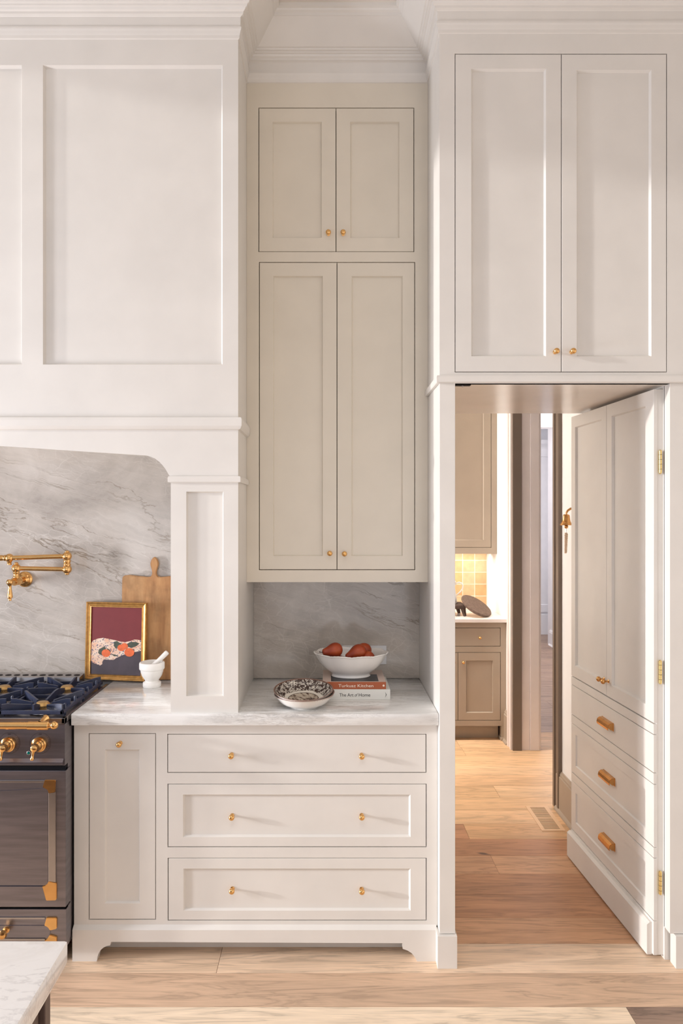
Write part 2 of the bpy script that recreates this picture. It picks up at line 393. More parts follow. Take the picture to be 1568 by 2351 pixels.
def knob_mesh(r=.0108, L=.030, name='knob'):
    bm = bm_new()
    prof = [(0, 0), (.0078, 0), (.0078, .0018), (.0045, .0035), (.0036, .008), (.0042, L - 2 * r * .85)]
    for k in range(9):
        a = -PI / 2 + .45 + (PI - .45) * k / 8
        prof.append((max(0, r * math.cos(a)), L - r * .85 + r * .85 * math.sin(a)))
    prof[-1] = (0, L)
    lathe(bm, prof, axis=(0, -1, 0), n=20); return finish(bm, name, True, 50)
KN = knob_mesh(); KN.materials.append(M['brass'])
def knob(parent, x, y, z, me=None, local=False):
    return obj('knob', me or KN, None, parent, loc=(x, y, z), local=local)

# ================================================================ STRUCTURE
XL, XR = -.330, .405           # sides of the niche
ZC = 3.388                     # underside of the crown
YH, YF, YN, YB, YCol = 2.56, 2.576, 2.821, 3.087, 2.53
# --- floor: one root with each plank a part
floor = root('floor', (0, 0, 0), 'floor of wide pale oak planks running across the kitchen and pantry', None, kind='structure')
obj('subfloor', B(-3.2, 2.6, -3.0, 9.9, -.06, -.018), 'slot', floor)
PW = .1705; rows = []
y = 3.689 + PW * 9
while y > 2.0: rows.append(y); y -= PW
def plank(x0, x1, ya, yb, mat):
    g = .0006
    me = B(-(x1 - x0) / 2 + g, (x1 - x0) / 2 - g, -(yb - ya) / 2 + g, (yb - ya) / 2 - g, -.018, 0, .0008)
    return obj('plank', me, mat, floor, loc=((x0 + x1) / 2, (ya + yb) / 2, 0))
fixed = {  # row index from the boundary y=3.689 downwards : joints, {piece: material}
    9: ([-.9, .715, 2.0], {1: 'oak_dark_shaded', 2: 'oak_warm_lit'}), 10: ([-.6, 1.6], {1: 'oak_dark_shaded'}),
    11: ([-.7, .781, 2.1], {1: 'oak_half_shaded', 2: 'oak_half_shaded'}), 12: ([-.3, 1.7], {1: 'oak_dark_shaded'}), 13: ([-.8, 1.5], {1: 'oak_dark_shaded'}),
    14: ([-1.1, 1.3], {1: 'oak_half_shaded', 2: 'oak'}), 15: ([-.4, 1.9], {1: 'oak', 0: 'oak'}), 16: ([-1.3, 2.2], {1: 'oak'}), 17: ([-1.4, .994], {1: 'oak_pale', 2: 'oak_grey'}), 18: ([-.9, 1.8], {1: 'oak_pale'})}
for i, yt in enumerate(rows):
    yb_ = yt - PW
    if i in fixed: js, mats = fixed[i]
    else:
        o_ = random.uniform(-.9, -.2); js = [o_, o_ + random.uniform(.7, 1.0) + .3, o_ + 2.3]; mats = {}
    if i < 9: js = [j + .35 for j in js]
    xs = [-3.2] + [j for j in js if j < 2.45] + [2.6]
    for k in range(len(xs) - 1):
        plank(xs[k], xs[k + 1], yb_, yt, mats.get(k, 'oak_warm_lit' if i < 10 else ('oak' if random.random() < .75 else 'oak_pale')))
# the planks out of view towards the camera, and the far hall's (a few pixels each), joined
ylo = rows[-1] - PW
bm = bm_new(); yy = ylo
while yy > -3.0:
    xx = -3.2
    while xx < 2.6:
        L = random.uniform(1.2, 2.2); box(bm, xx + .0006, min(xx + L, 2.6) - .0006, yy - PW + .0006, yy - .0006, -.018, 0); xx += L
    yy -= PW
o = obj('near_planks', bm, 'oak', floor, kind='stuff')
bm = bm_new(); yy = rows[0]
while yy < 9.8:
    xx = -1.5 - random.random()
    while xx < 4:
        L = random.uniform(1.2, 2.2); box(bm, xx + .0008, min(xx + L, 4) - .0008, yy + .0008, yy + PW - .0008, -.018, 0); xx += L
    yy += PW
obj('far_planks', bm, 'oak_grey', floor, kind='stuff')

# --- crown moulding swept round hood, niche and overhead cabinet
prof = [(0, ZC - .002), (.005, ZC), (.006, ZC + .010), (.008, ZC + .016), (.010, ZC + .024), (.0125, ZC + .031), (.0125, ZC + .038), (.009, ZC + .040), (.010, ZC + .074),
        (.013, ZC + .076), (.021, ZC + .079), (.022, ZC + .086), (.028, ZC + .090), (.031, ZC + .096), (.037, ZC + .098), (.038, ZC + .103),
        (.045, ZC + .105), (.047, ZC + .110), (.053, ZC + .112), (.1175, ZC + .187), (.120, ZC + .188), (.123, ZC + .197), (.130, ZC + .202), (.133, ZC + .207), (.142, ZC + .210), (.143, ZC + .226), (0, ZC + .226)]
path = [(-2.80, YH), (XL, YH), (XL, YN), (XR, YN), (XR, YCol), (2.3, YCol)]
def sweep(path, prof):
    bm = bm_new(); rings = []; n = len(path)
    nor = []
    for a, b in zip(path, path[1:]):
        d = Vector((b[0] - a[0], b[1] - a[1])).normalized(); nor.append(Vector((d.y, -d.x)))
    for i, p in enumerate(path):
        if i == 0: m = nor[0]
        elif i == n - 1: m = nor[-1]
        else: m = (nor[i - 1] + nor[i]); m = m / (1 + nor[i - 1].dot(nor[i]))
        rings.append([bm.verts.new((p[0] + m.x * q, p[1] + m.y * q, z)) for q, z in prof])
    for A, Bq in zip(rings, rings[1:]):
        for k in range(len(prof)): 
            k2 = (k + 1) % len(prof); bm.faces.new((A[k], A[k2], Bq[k2], Bq[k]))
    for rr_ in (rings[0], rings[-1]):
        f_ = bm.faces.new(rr_); f_.normal_update(); bmesh.ops.triangulate(bm, faces=[f_])
    return bm
struct('trim_1', sweep(path, prof), 'paint', 'stepped crown moulding wrapping the hood, the niche and the overhead cabinet')
struct('ceiling', B(-3.0, 2.6, -3.0, 3.2, ZC + .222, ZC + .30), 'ceil', 'painted ceiling above the crown moulding')
# --- walls
struct('wall_back', B(-2.8, XR + .02, YB + .0215, YB + .12, 0, ZC + .23), 'wall', 'kitchen wall behind the range and the niche')
bm = B(.30, .404, 3.11, 3.30, 0, 2.9); box(bm, -1.5, .30, 3.20, 3.30, 0, 2.9); box(bm, 1.285, 2.3, 3.0, 3.06, 0, 3.6); box(bm, .461, 1.285, 3.24, 3.30, 2.36, 2.9)
struct('wall_pantry_front', bm, 'wall', 'wall between kitchen and pantry beside the hidden door')
struct('wall_kitchen_right', B(2.6, 2.7, -3.0, 3.2, 0, 3.61), 'paint', 'white kitchen wall to the right of the passage')
struct('wall_kitchen_behind', B(-3.0, 2.7, -3.1, -3.0, 0, 3.61), 'wall', 'white kitchen wall behind the viewer')
# tall posts each side of the passage
bm = B(XR, .4617, YCol, 3.25, .12, 2.119, .0012); box(bm, XR, .468, YCol + .023, 3.10, 2.117, ZC + .05)
t = struct('trim_2', bm, 'paint', 'tall square post between the niche and the open passage')
obj('plinth_block', (lambda b: b)(box(box(bm_new(), XR - .009, .4670, 2.518, 2.575, 0, .118, .001), XR, .4670, 2.56, 3.25, 0, .118)), 'paint', t)
XJ = 1.241
bm = B(XJ, 2.3, YCol, YCol + .045, .12, 2.1176, .0012); box(bm, XJ, 1.285, YCol + .04, 3.30, 0, 2.1176)
t = struct('trim_3', bm, 'paint', 'right hand post of the passage where the hidden door hangs')
obj('plinth_block', B(XJ + .016, 2.3, 2.518, 2.56, 0, .118, .001), 'paint', t)

# ================================================================ OVERHEAD CABINET above the passage
s1 = YCol / F
oc = root('overhead_cabinet', (.86, YCol, 2.1176), 'tall cream overhead cabinet with two panelled doors above the open passage', 'cabinet')
xo0, xo1, zo0, zo1 = X(1044, s1), X(1531.5, s1), Z(854.5, s1), Z(122.5, s1)
obj('face_frame', frame([XR, 2.3], [2.1176, ZC + .03], [(xo0, xo1, zo0, zo1)], YCol, YCol + .022), 'paint', oc)
obj('carcass', B(.47, 1.36, YCol + .023, 3.23, 2.16, 3.35), 'interior_shade', oc)
obj('soffit', B(.4625, 1.285, YCol + .001, 3.30, 2.1176, 2.150), 'gloss', oc)
obj('soffit_back_rail', B(.4625, 1.285, 3.235, 3.30, 2.150, 2.36), 'paint', oc)
g = .0026
xm = X(1289, s1)
for (a, b, pa, pb, kx) in ((xo0 + g, xm - g / 2, X(1082, s1), X(1253.5, s1), 1274), (xm + g / 2, xo1 - g, X(1324, s1), X(1495.5, s1), 1312)):
    zt_ = 157 if kx == 1274 else 160
    d = front('door', oc, 'paint', a, b, zo0 + g, zo1 - g, YCol + .0005, inset=(pa, pb, Z(817.5, s1), Z(zt_, s1)), rec=.0105, ch=.0055)
    knob(d, X(kx, s1), YCol, Z(808, s1))
bm = sweep([(XR, YN - .003), (XR, YCol), (2.3, YCol)], [(0, 2.1195), (.010, 2.1195), (.012, 2.1225), (.0125, 2.139), (.010, 2.1455), (0, 2.1465)])
obj('band_moulding', bm, 'paint', oc, label='narrow moulding wrapped round the post and the cabinet base')
# ball catch plate on the soffit
bc = root('door_catch', (.495, 2.56, 2.1176), 'small dark metal door catch set in the soffit by the left post', 'door catch')
obj('plate', B(.466, .523, 2.548, 2.572, 2.1146, 2.1178, .0006), 'slot', bc)
obj('roller', ball(bm_new(), (.494, 2.56, 2.1135), .0045), 'steel2', bc, smooth=True)

# ================================================================ HOOD
hood = root('range_hood', (-1.455, 2.82, 0.914), 'cream painted mantel hood with panelled front and arched opening over the range', 'range hood')
sH = .0016; cxh = -1.455
zb = Z(958, sH)      # bottom of the upper box front
xp = [(-.363, 50), (98.5, 511)]
pans = [(X(98.5, sH), X(511, sH)), (X(-363, sH), X(50, sH)), (2 * cxh - X(511, sH), 2 * cxh - X(98.5, sH))]
pz0, pz1 = Z(836.5, sH), Z(149, sH)
bm = frame([2 * cxh - XL, XL], [zb - .03, ZC + .03], [(a, b, pz0, pz1) for a, b in pans], YH, YH + .03)
obj('front_frame', bm, 'paint', hood)
for a, b in pans:   # chamfered sight edge and field of each panel
    bm = bm_new(); c_ = .0062; dp = .0130
    L1 = [(a, pz0), (b, pz0), (b, pz1), (a, pz1)]; L2 = [(a + c_, pz0 + c_), (b - c_, pz0 + c_), (b - c_, pz1 - c_), (a + c_, pz1 - c_)]
    A = [bm.verts.new((x, YH + .0003, z)) for x, z in L1]; Bv = [bm.verts.new((x, YH + dp, z)) for x, z in L2]
    for k in range(4): bm.faces.new((A[k], A[(k + 1) % 4], Bv[(k + 1) % 4], Bv[k]))
    bm.faces.new(Bv); obj('panel', bm, 'paint', hood)
bm = B(XL - .024, XL, YH + .0302, YB - .001, .914, ZC + .03); obj('side_panel', bm, 'paint', hood)
obj('side_panel', B(2 * cxh - XL, 2 * cxh - XL + .024, YH + .0302, YB + .018, .914, ZC + .03), 'paint', hood)
# arched apron (lower front board) -- symmetric about the hood centre
pts = [X(389.7, sH), ]
ar = [(389.7, 1093), (385.5, 1086), (380, 1076.5), (373.6, 1068), (366, 1060), (356, 1052.5), (345, 1047.6), (334, 1045), (205.6, 1037), (100, 1030), (0, 1023.5), (-156, 1014)]
arch = [(X(a, sH), Z(b, sH)) for a, b in ar]
half = arch[:-1]; mir = [(2 * cxh - a, b) for a, b in half]
arch_line = half + [arch[-1]] + mir[::-1]                      # right springing to left springing
bm = bm_new(); zt = zb + .002
xsr = [XL, X(389.7, sH)]
z_low = Z(1100, sH)
poly = [(XL, z_low), (XL, zt), (2 * cxh - XL, zt), (2 * cxh - XL, z_low), (arch_line[-1][0], z_low)] + arch_line[::-1] + [(arch_line[0][0], z_low)]
prism(bm, poly, YH - .0005, YH + .03)
obj('arched_apron', bm, 'paint', hood)
obj('hood_interior', B(2 * cxh - XL + .03, XL - .03, YH + .031, YB, 1.95, 2.2), 'paint', hood)
bm = sweep([(2 * cxh - XL, YH), (XL, YH), (XL, YN - .003)], [(0, Z(987, sH)), (.008, Z(985, sH)), (.011, Z(982, sH)), (.014, Z(978, sH)), (.0145, Z(964, sH)), (.012, Z(958.5, sH)), (0, Z(957, sH))])
obj('shelf_moulding', bm, 'paint', hood)
def pilaster(x0, x1, px0, px1):
    bm = frame([x0, x1], [.914, z_low], [(px0, px1, Z(1598, sH), Z(1128, sH))], YH, YH + .03)
    p = obj('pilaster', bm, 'paint', hood)
    b2 = B(x0 + .001, x1 - .03, YH + .0305, YB - .002, .914, z_low + .2)
    obj('pilaster_core', b2, 'paint', p)
    a, b, c0, c1 = px0, px1, Z(1598, sH), Z(1128, sH); c_ = .0045; dp = .012
    bm = bm_new()
    A = [bm.verts.new((x, YH + .0003, z)) for x, z in ((a, c0), (b, c0), (b, c1), (a, c1))]; Bv = [bm.verts.new((x, YH + dp, z)) for x, z in ((a + c_, c0 + c_), (b - c_, c0 + c_), (b - c_, c1 - c_), (a + c_, c1 - c_))]
    for k in range(4): bm.faces.new((A[k], A[(k + 1) % 4], Bv[(k + 1) % 4], Bv[k]))
    bm.faces.new(Bv); obj('panel', bm, 'paint', p)
    zc0, zc1 = Z(1107, sH), Z(1093, sH)
    cp = sweep([(x0, YN - .003), (x0, YH), (x1, YH), (x1, YN - .003)], [(0, zc0), (.0085, zc0), (.0095, zc0 + .003), (.0095, zc1 - .006), (.007, zc1), (0, zc1 + .0005)])
    obj('capital', cp, 'paint', p)
pilaster(X(392, sH), XL, X(427.5, sH), X(513, sH))
pilaster(2 * cxh - XL, 2 * cxh - X(392, sH), 2 * cxh - X(513, sH), 2 * cxh - X(427.5, sH))

# ================================================================ UPPER NICHE CABINET
sN = YN / F
uc = root('upper_cabinet', (.04, YN, Z(1336, sN)), 'cream upper cabinet with four panelled doors set in the niche above the counter', 'cabinet')
U = [  # opening, split, left panel, right panel, z rows, knobs
    ((593.5, 951), (246.5, 578), 771.5, (625.5, 738.5), (804, 917), (279, 545.5), ((753.8, 537), (787.5, 537))),
    ((594.5, 953), (601, 1308.5), 773.7, (627, 741), (807, 924.5), (633, 1276), ((757, 1269.5), (790.5, 1270.5)))]
holes = [(X(a[0], sN), X(a[1], sN), Z(b[1], sN), Z(b[0], sN)) for a, b, *_ in U]
obj('face_frame', frame([XL + .0005, XR - .0005], [Z(1336, sN), ZC + .02], holes, YN, YN + .022), 'paint2', uc)
obj('carcass', B(XL + .001, XR - .001, YN + .0225, YB - .001, Z(1336, sN) + .018, ZC + .02), 'interior_shade', uc)
obj('bottom_panel', B(XL + .001, XR - .001, YN + .0225, YB - .001, Z(1336, sN) + .0005, Z(1336, sN) + .018), 'paint2', uc)
for (a, b, m_, lp, rp, pz, kn), h in zip(U, holes):
    for q, (x0, x1, pp) in enumerate(((h[0] + g, X(m_, sN) - g / 2, lp), (X(m_, sN) + g / 2, h[1] - g, rp))):
        d = front('door', uc, 'paint2', x0, x1, h[2] + g, h[3] - g, YN + .0005, inset=(X(pp[0], sN), X(pp[1], sN), Z(pz[1], sN), Z(pz[0], sN)), rec=.009, ch=.0035)
        knob(d, X(kn[q][0], sN), YN, Z(kn[q][1], sN))

# ================================================================ BASE CABINET
sF = YF / F; sK = .0016
bc_ = root('base_cabinet', (-.27, YF, 0), 'cream base cabinet with a narrow pull-out door and three wide drawers beside the range', 'cabinet')
zt, zbm = .8705, Z(2122, sF)
X0, X1 = -.9386, XR - .001
op = [((203.5, 358), (1683, 2111.5)), ((384, 979), (1684.5, 1774)), ((384.5, 979.5), (1799, 1945)), ((385, 979.5), (1969, 2113.5))]
holes = [(X(a[0], sF), X(a[1], sF), Z(b[1], sF), Z(b[0], sF)) for a, b in op]
obj('face_frame', frame([X0, X1], [zbm - .004, zt], holes, YF, YF + .022), 'paint', bc_)
obj('carcass', B(X0 + .018, X1 - .001, YF + .0225, YB, .11, zt), 'interior_shade', bc_)
obj('side_panel', B(X0, X0 + .018, YF + .0221, YB, .0, zt), 'paint', bc_)
ins = [(240.5, 321, 1720.5, 2074), None, (420, 942.5, 1824, 1921.5), (421, 942.5, 1994, 2090.5)]
kns = [[(276.5, 1705)], [(532, 1731.5), (830, 1732.5)], [(532.5, 1874), (830.5, 1873.5)], [(533, 2042.5), (830.5, 2043.5)]]
for i, (h, inn, kk) in enumerate(zip(holes, ins, kns)):
    q = None if inn is None else (X(inn[0], sF), X(inn[1], sF), Z(inn[3], sF), Z(inn[2], sF))
    d = front('door' if i == 0 else 'drawer', bc_, 'paint', h[0] + g, h[1] - g, h[2] + g, h[3] - g, YF + .0005, inset=q, rec=.0095 if i else .008, ch=.0055)
    dy = 0 if inn is None or i == 0 else .0095
    for kx, ky in kk:
        knob(d, X(kx, sF), YF + dy, Z(ky, sF), None)
# furniture skirt with bracket feet
L_ = [(166, 2207), (222, 2207), (223.5, 2197), (226.5, 2188), (231, 2181), (237, 2175.5), (245, 2171.5), (253, 2170), (254.5, 2162)]
R_ = [(923.6, 2165), (924.6, 2178), (936, 2182), (945, 2188), (951, 2195), (954.5, 2201), (957.5, 2207), (1003, 2207)]
lx = [(X(a, sK), max(0, Z(b, sK)) if b < 2207 else 0) for a, b in L_ + R_]
zk = Z(2135, sK)
poly = lx + [(lx[-1][0], zk), (lx[0][0], zk)]
bm = bm_new(); prism(bm, poly, 2.56, YF + .02)
xa, xb = lx[0][0], lx[-1][0]
vs = [bm.verts.new(p) for p in ((xa, 2.56, zk), (xb, 2.56, zk), (xb, YF + .0, zbm), (xa, YF + .0, zbm), (xa, YF + .01, zk), (xb, YF + .01, zk))]
bm.faces.new((vs[0], vs[1], vs[2], vs[3])); bm.faces.new((vs[3], vs[2], vs[5], vs[4])); bm.faces.new((vs[0], vs[3], vs[4])); bm.faces.new((vs[1], vs[5], vs[2]))
obj('skirt', bm, 'paint', bc_)
obj('toe_board', B(X0 + .02, X1 - .002, 2.645, 2.66, .0, .11), 'paint', bc_)

# ================================================================ COUNTER AND SPLASHES
sC = 2.543 / F
ct = tag(obj('countertop', B(-.9385, XR - .0005, 2.543, YB - .001, .871, .914, .005), 'marble', smooth=True), 'white marble worktop with grey streaks between range and post', 'countertop')
sp = tag(obj('backsplash', B(XL + .0005, XR - .0005, YB, YB + .02, .9145, Z(1336, sN) + .02), 'quartzite'), 'veined grey stone slab at the back of the niche under the upper cabinet', 'backsplash')
sp = tag(obj('backsplash', B(2 * cxh - XL + .03, XL - .03, YB, YB + .02, .90, 1.96), 'quartzite'), 'large veined grey stone slab behind the range under the hood', 'backsplash')
op_ = root('outlet_plate', (.21, YB, 1.0), 'pale flat outlet plate on the niche stone behind the fruit bowl', 'outlet plate')
sB = .00193
obj('plate', B(X(785, sB), X(887, sB), YB - .006, YB, Z(1524, sB), Z(1481, sB), .0015), 'card', op_)
bm = bm_new()
for k in range(3): box(bm, X(795 + k * 31, sB), X(816 + k * 31, sB), YB - .0075, YB - .0055, Z(1518, sB), Z(1487, sB), .0008)
obj('socket_insert', bm, 'ceramic', op_)

# ================================================================ THINGS IN THE NICHE
def text_mesh(body, size, shear=0):
    c = bpy.data.curves.new('t', 'FONT'); c.body = body; c.size = size; c.extrude = .0002; c.shear = shear; c.resolution_u = 4
    o = bpy.data.objects.new('t', c); C.objects.link(o)
    dg = bpy.context.evaluated_depsgraph_get(); me = bpy.data.meshes.new_from_object(o.evaluated_get(dg))
    bpy.data.objects.remove(o); bpy.data.curves.remove(c); me.name = 'lettering'; return me
def lettering(parent, body, x0, x1, z0, hgt, y, mat, shear=0):
    me = text_mesh(body, 1, shear); xs = [v.co.x for v in me.vertices]; ys = [v.co.y for v in me.vertices]
    kx = (x1 - x0) / (max(xs) - min(xs)); mn = min(xs)
    for v in me.vertices: v.co = Vector((x0 + (v.co.x - mn) * kx, y - .0003 + (0 if v.co.z > 0 else .0004), z0 + v.co.y * hgt))
    me.materials.clear(); return obj('lettering', me, mat, parent)
def book(loc, x0, x1, y0, y1, z0, z1, cov, label, sp_mat=None, cover_mat=None):
    b = root('book', loc, label, 'book', 'books stacked under the fruit bowl')
    cm = cover_mat or cov
    bm = B(x0, x1, y0, y1, z0, z0 + .003, .0006); box(bm, x0, x1, y0, y1, z1 - .003, z1, .0006)
    obj('cover', bm, cm, b); obj('spine', B(x0 - .0002, x1 + .0002, y0 - .0022, y0 + .0012, z0, z1, .0008), cov, b)
    obj('pages', B(x0 + .004, x1 - .004, y0 + .001, y1 - .004, z0 + .003, z1 - .003), 'paper', b)
    return b
s_ = .00171
yb0 = 2.736; za = .9142; zb1 = Z(1582, s_) ; zb2 = Z(1565.5, s_)
b1 = book((.11, 2.83, za), -.022, X(895.7, s_), yb0, 2.945, za, zb1, 'white_cover', 'thick white book lying flat, lower of the two beneath the fruit bowl')
zz = za
lettering(b1, 'The Art', X(779, s_), X(811.5, s_), Z(1598.3, s_), .0185, yb0 - .0024, 'ink')
lettering(b1, 'of', X(814, s_), X(821.5, s_), Z(1598.3, s_), .0185, yb0 - .0024, 'ink', .35)
lettering(b1, 'Home', X(823.5, s_), X(850, s_), Z(1598.3, s_), .0185, yb0 - .0024, 'ink')
bm = bm_new(); x_ = X(884.5, s_); zc_ = Z(1594, s_)
prism(bm, [(x_, zc_ + .0105), (x_ + .0045, zc_), (x_, zc_ - .0105), (x_ + .0022, zc_)], yb0 - .0029, yb0 - .0023)
obj('spine_mark', bm, 'ink', b1)
b2 = book((.10, 2.83, zb1), -.021, X(886.2, s_), yb0 + .003, 2.945, zb1 + .0003, zb2, 'orange_cover', 'rust brown cookbook lying flat, upper of the two beneath the fruit bowl', cover_mat='pale_cover')
lettering(b2, 'Turkuaz Kitchen', X(777, s_), X(857, s_), Z(1577.2, s_), .0165, yb0 + .0005, 'cream_ink')
bm = bm_new(); lathe(bm, [(0, 0), (.0042, 0), (.0042, .0005), (0, .0005)], axis=(0, -1, 0), loc=(X(880.7, s_), yb0 + .0009, Z(1573.7, s_)), n=8); obj('spine_mark', bm, 'cream_ink', b2)
obj('cover_photo', B(X(760, s_), X(870, s_), yb0 + .012, yb0 + .13, zb2, zb2 + .0004), 'photo', b2)
# fruit bowl
BX, BY, BZ = .0935, 2.842, zb2 + .0008
fb = root('fruit_bowl', (BX, BY, BZ), 'large white scalloped ceramic bowl of pears standing on the two books', 'bowl')
def lobes(bm, prof, n=112, ry=.72, amp=.035, cx=BX, cy=BY, cz=BZ):
    rings = []; hmax = max(h for _, h in prof)
    for r, h in prof:
        ring = []
        for k in range(n):
            th = 2 * PI * k / n; f = max(0, min(1, (h - .012) / .05)); lob = abs(math.cos(5 * th))
            q = r * (1 + amp * f * (lob - .6)); dz = -.004 * (1 - lob) * f * (h / hmax) if h > .03 else 0
            ring.append(bm.verts.new((cx + q * math.cos(th), cy + q * ry * math.sin(th), cz + h + dz)))
        rings.append(ring)
    for a, b in zip(rings, rings[1:]):
        for k in range(n): bm.faces.new((a[k], a[(k + 1) % n], b[(k + 1) % n], b[k]))
    bm.faces.new(rings[0]); bm.faces.new(rings[-1]); return rings
bm = bm_new()
P_ = [(.070, 0), (.079, 0), (.080, .003), (.0765, .007), (.077, .012), (.086, .019), (.1, .029), (.114, .042), (.127, .058), (.137, .074), (.144, .088), (.147, .094), (.1495, .0965),
      (.146, .0985), (.142, .095), (.139, .088), (.131, .074), (.121, .058), (.106, .042), (.09, .028), (.07, .018), (.03, .014)]
lobes(bm, P_); obj('body', bm, 'ceramic', fb, smooth=True, ang=80)
bm = bm_new(); pts = []
for k in range(120):
    th = 2 * PI * k / 120; lob = abs(math.cos(5 * th)); q = .1485 * (1 + .035 * (lob - .6)); pts.append((BX + q * math.cos(th), BY + q * .72 * math.sin(th), BZ + .0965 - .004 * (1 - lob)))
tube(bm, pts + [pts[0]], [.0030 if k % 2 else .0022 for k in range(121)], 8, cap=False)
obj('rope_rim', bm, 'ceramic', fb, smooth=True, ang=80)
# pears
pp = [(0, -.028), (.012, -.0265), (.021, -.021), (.0275, -.011), (.0295, 0), (.0285, .010), (.0245, .021), (.019, .031), (.0152, .040), (.0135, .047), (.011, .052), (.006, .0545), (0, .0535)]
PM = finish(lathe(bm_new(), pp, n=28), 'pear', True, 80); PM.materials.append(M['pear'])
SM = finish(tube(bm_new(), [(0, 0, .052), (.0005, 0, .058), (.002, 0, .063), (.005, 0, .067)], [.0016, .0013, .0013, .002], 7), 'stem', True); SM.materials.append(M['stem'])
CX = finish(lathe(bm_new(), [(0, -.0292), (.0028, -.0288), (.0034, -.0278), (.002, -.0272)], n=8), 'calyx'); CX.materials.append(M['stem'])
pears = [((.030, 2.800, BZ + .113), (-.9, -.25, -.12), 1.0, 'rust red pear on top at the bowl rim with its neck to the left'),
         ((.124, 2.802, BZ + .105), (-.85, -.15, -.35), 1.05, 'largest rust red pear in the middle of the fruit bowl, neck down'),
         ((.150, 2.862, BZ + .100), (-.4, .5, .0), .98, 'rust red pear at the back of the fruit bowl, half hidden by the middle pear'),
         ((.160, 2.803, BZ + .078), (-.15, .9, .12), 1.0, 'orange red pear low at the right front of the fruit bowl'),
         ((.036, 2.815, BZ + .060), (.6, .5, .05), 1.0, 'pear low in the fruit bowl beneath the left pear'),
         ((.094, 2.800, BZ + .062), (.2, .8, .0), .98, 'pear low at the middle front of the fruit bowl just over the rim')]
for i, (p, d, sc_, lab) in enumerate(pears):
    r_ = root('pear', p, lab, 'pear', 'pears in the fruit bowl')
    q = Vector((0, 0, 1)).rotation_difference(Vector(d).normalized())
    r_.rotation_euler = q.to_euler(); r_.scale = (sc_,) * 3
    obj('flesh', PM, None, r_, local=True); obj('calyx', CX, None, r_, local=True); obj('stem', SM, None, r_, local=True)
# stacked transferware bowls
bw = [(0, 0), (.055, 0), (.056, .003), (.054, .005), (.066, .009), (.082, .017), (.094, .029), (.103, .043), (.1115, .056), (.1125, .0575), (.1115, .0585), (.1085, .0575), (.1, .043), (.09, .030), (.077, .0185), (.058, .012), (.03, .010), (0, .010)]
bw = [(a, b * .80) for a, b in bw]
OUT = finish(lathe(bm_new(), bw[:11], n=64), 'outside', True, 60); OUT.materials.append(M['ceramic'])
INN = finish(lathe(bm_new(), bw[10:], n=64), 'inside', True, 60); INN.materials.append(M['transfer'])
RIM = finish(tube(bm_new(), [(.1118 * math.cos(2 * PI * k / 64), .1118 * math.sin(2 * PI * k / 64), .0463) for k in range(65)], .0012, 6, cap=False), 'rim', True, 80); RIM.materials.append(M['bowl_rim'])
for i, (dx, dy, dz, tilt, roll, lab) in enumerate(((0, 0, 0, 0, 0, 'white soup bowl with brown rim, bottom of the stack on the marble'),
                                          (.003, .001, .0095, 3.5, .6, 'brown and white patterned soup bowl in the middle of the stack'),
                                          (-.002, .002, .0190, 7, -.3, 'brown floral soup bowl with country scene, top of the stack'))):
    r_ = root('soup_bowl', (-.0915 + dx, 2.648 + dy, .9142 + dz), lab, 'bowl', 'stack of transferware bowls')
    r_.rotation_euler = (Matrix.Rotation(math.radians(tilt), 3, 'X') @ Matrix.Rotation(math.radians(roll), 3, 'Y') @ Matrix.Rotation(i * 1.1, 3, 'Z')).to_euler()
    obj('outside', OUT, None, r_, local=True); obj('inside', INN, None, r_, local=True); obj('rim', RIM, None, r_, local=True)

# ================================================================ THINGS BY THE RANGE
# cutting board leaning on the stone
s_ = .001906
cb = root('cutting_board', (-.764, 3.05, .9142), 'old maple paddle board leaning on the stone slab behind the picture', 'cutting board')
xL, xC = X(278, s_), X(352, s_); xR = 2 * xC - xL; zT = Z(1323, s_) - .914
half = [(xL, 0), (xL, zT - .02), (xL + .002, zT - .006), (xL + .010, zT + .001), (xL + .035, zT + .003), (xL + .07, zT - .002), (xC - .030, zT - .006), (xC - .016, zT - .004), (xC - .0105, zT + .004), (xC - .009, zT + .014),
        (xC - .011, zT + .026), (xC - .0165, zT + .044), (xC - .0175, zT + .054), (xC - .014, zT + .068), (xC - .007, zT + .078), (xC - .001, zT + .082)]
poly = half + [(2 * xC - a, b) for a, b in half[::-1]]
bm = bm_new(); prism(bm, poly, -.009, .009)
bmesh.ops.bevel(bm, geom=[e for e in bm.edges if len(e.link_faces) == 2 and e.calc_face_angle(0) > 1.2], offset=.003, segments=2, affect='EDGES')
bmesh.ops.transform(bm, matrix=Matrix.Translation((0, 3.0585, .9160)) @ Matrix.Rotation(math.radians(-1.7), 4, 'X'), verts=bm.verts)
obj('board', bm, 'board', cb, smooth=True, ang=35)
# framed picture, turned a little and leaning back
PWd, PH = .2775, .336
p0, p1 = Vector((-1.062, 3.052, .9205)), Vector((-.788, 3.008, .9205))
an = math.atan2(p1.y - p0.y, p1.x - p0.x)
pf = root('framed_picture', tuple((p0 + p1) / 2), 'small gilt framed still life of oranges on a patterned cloth, leaning behind the range', 'picture')
pf.rotation_euler = (Matrix.Rotation(an, 3, 'Z') @ Matrix.Rotation(math.radians(-2.6), 3, 'X')).to_euler()
hw = PWd / 2
def ring_profile(hw, H_, prof):
    """picture-frame moulding: prof (inset, y)"""
    bm = bm_new(); rings = []
    for d, y in prof: rings.append([bm.verts.new(p) for p in ((-hw + d, y, d), (hw - d, y, d), (hw - d, y, H_ - d), (-hw + d, y, H_ - d))])
    for A, Bq in zip(rings, rings[1:]):
        for k in range(4): bm.faces.new((A[k], A[(k + 1) % 4], Bq[(k + 1) % 4], Bq[k]))
    return bm
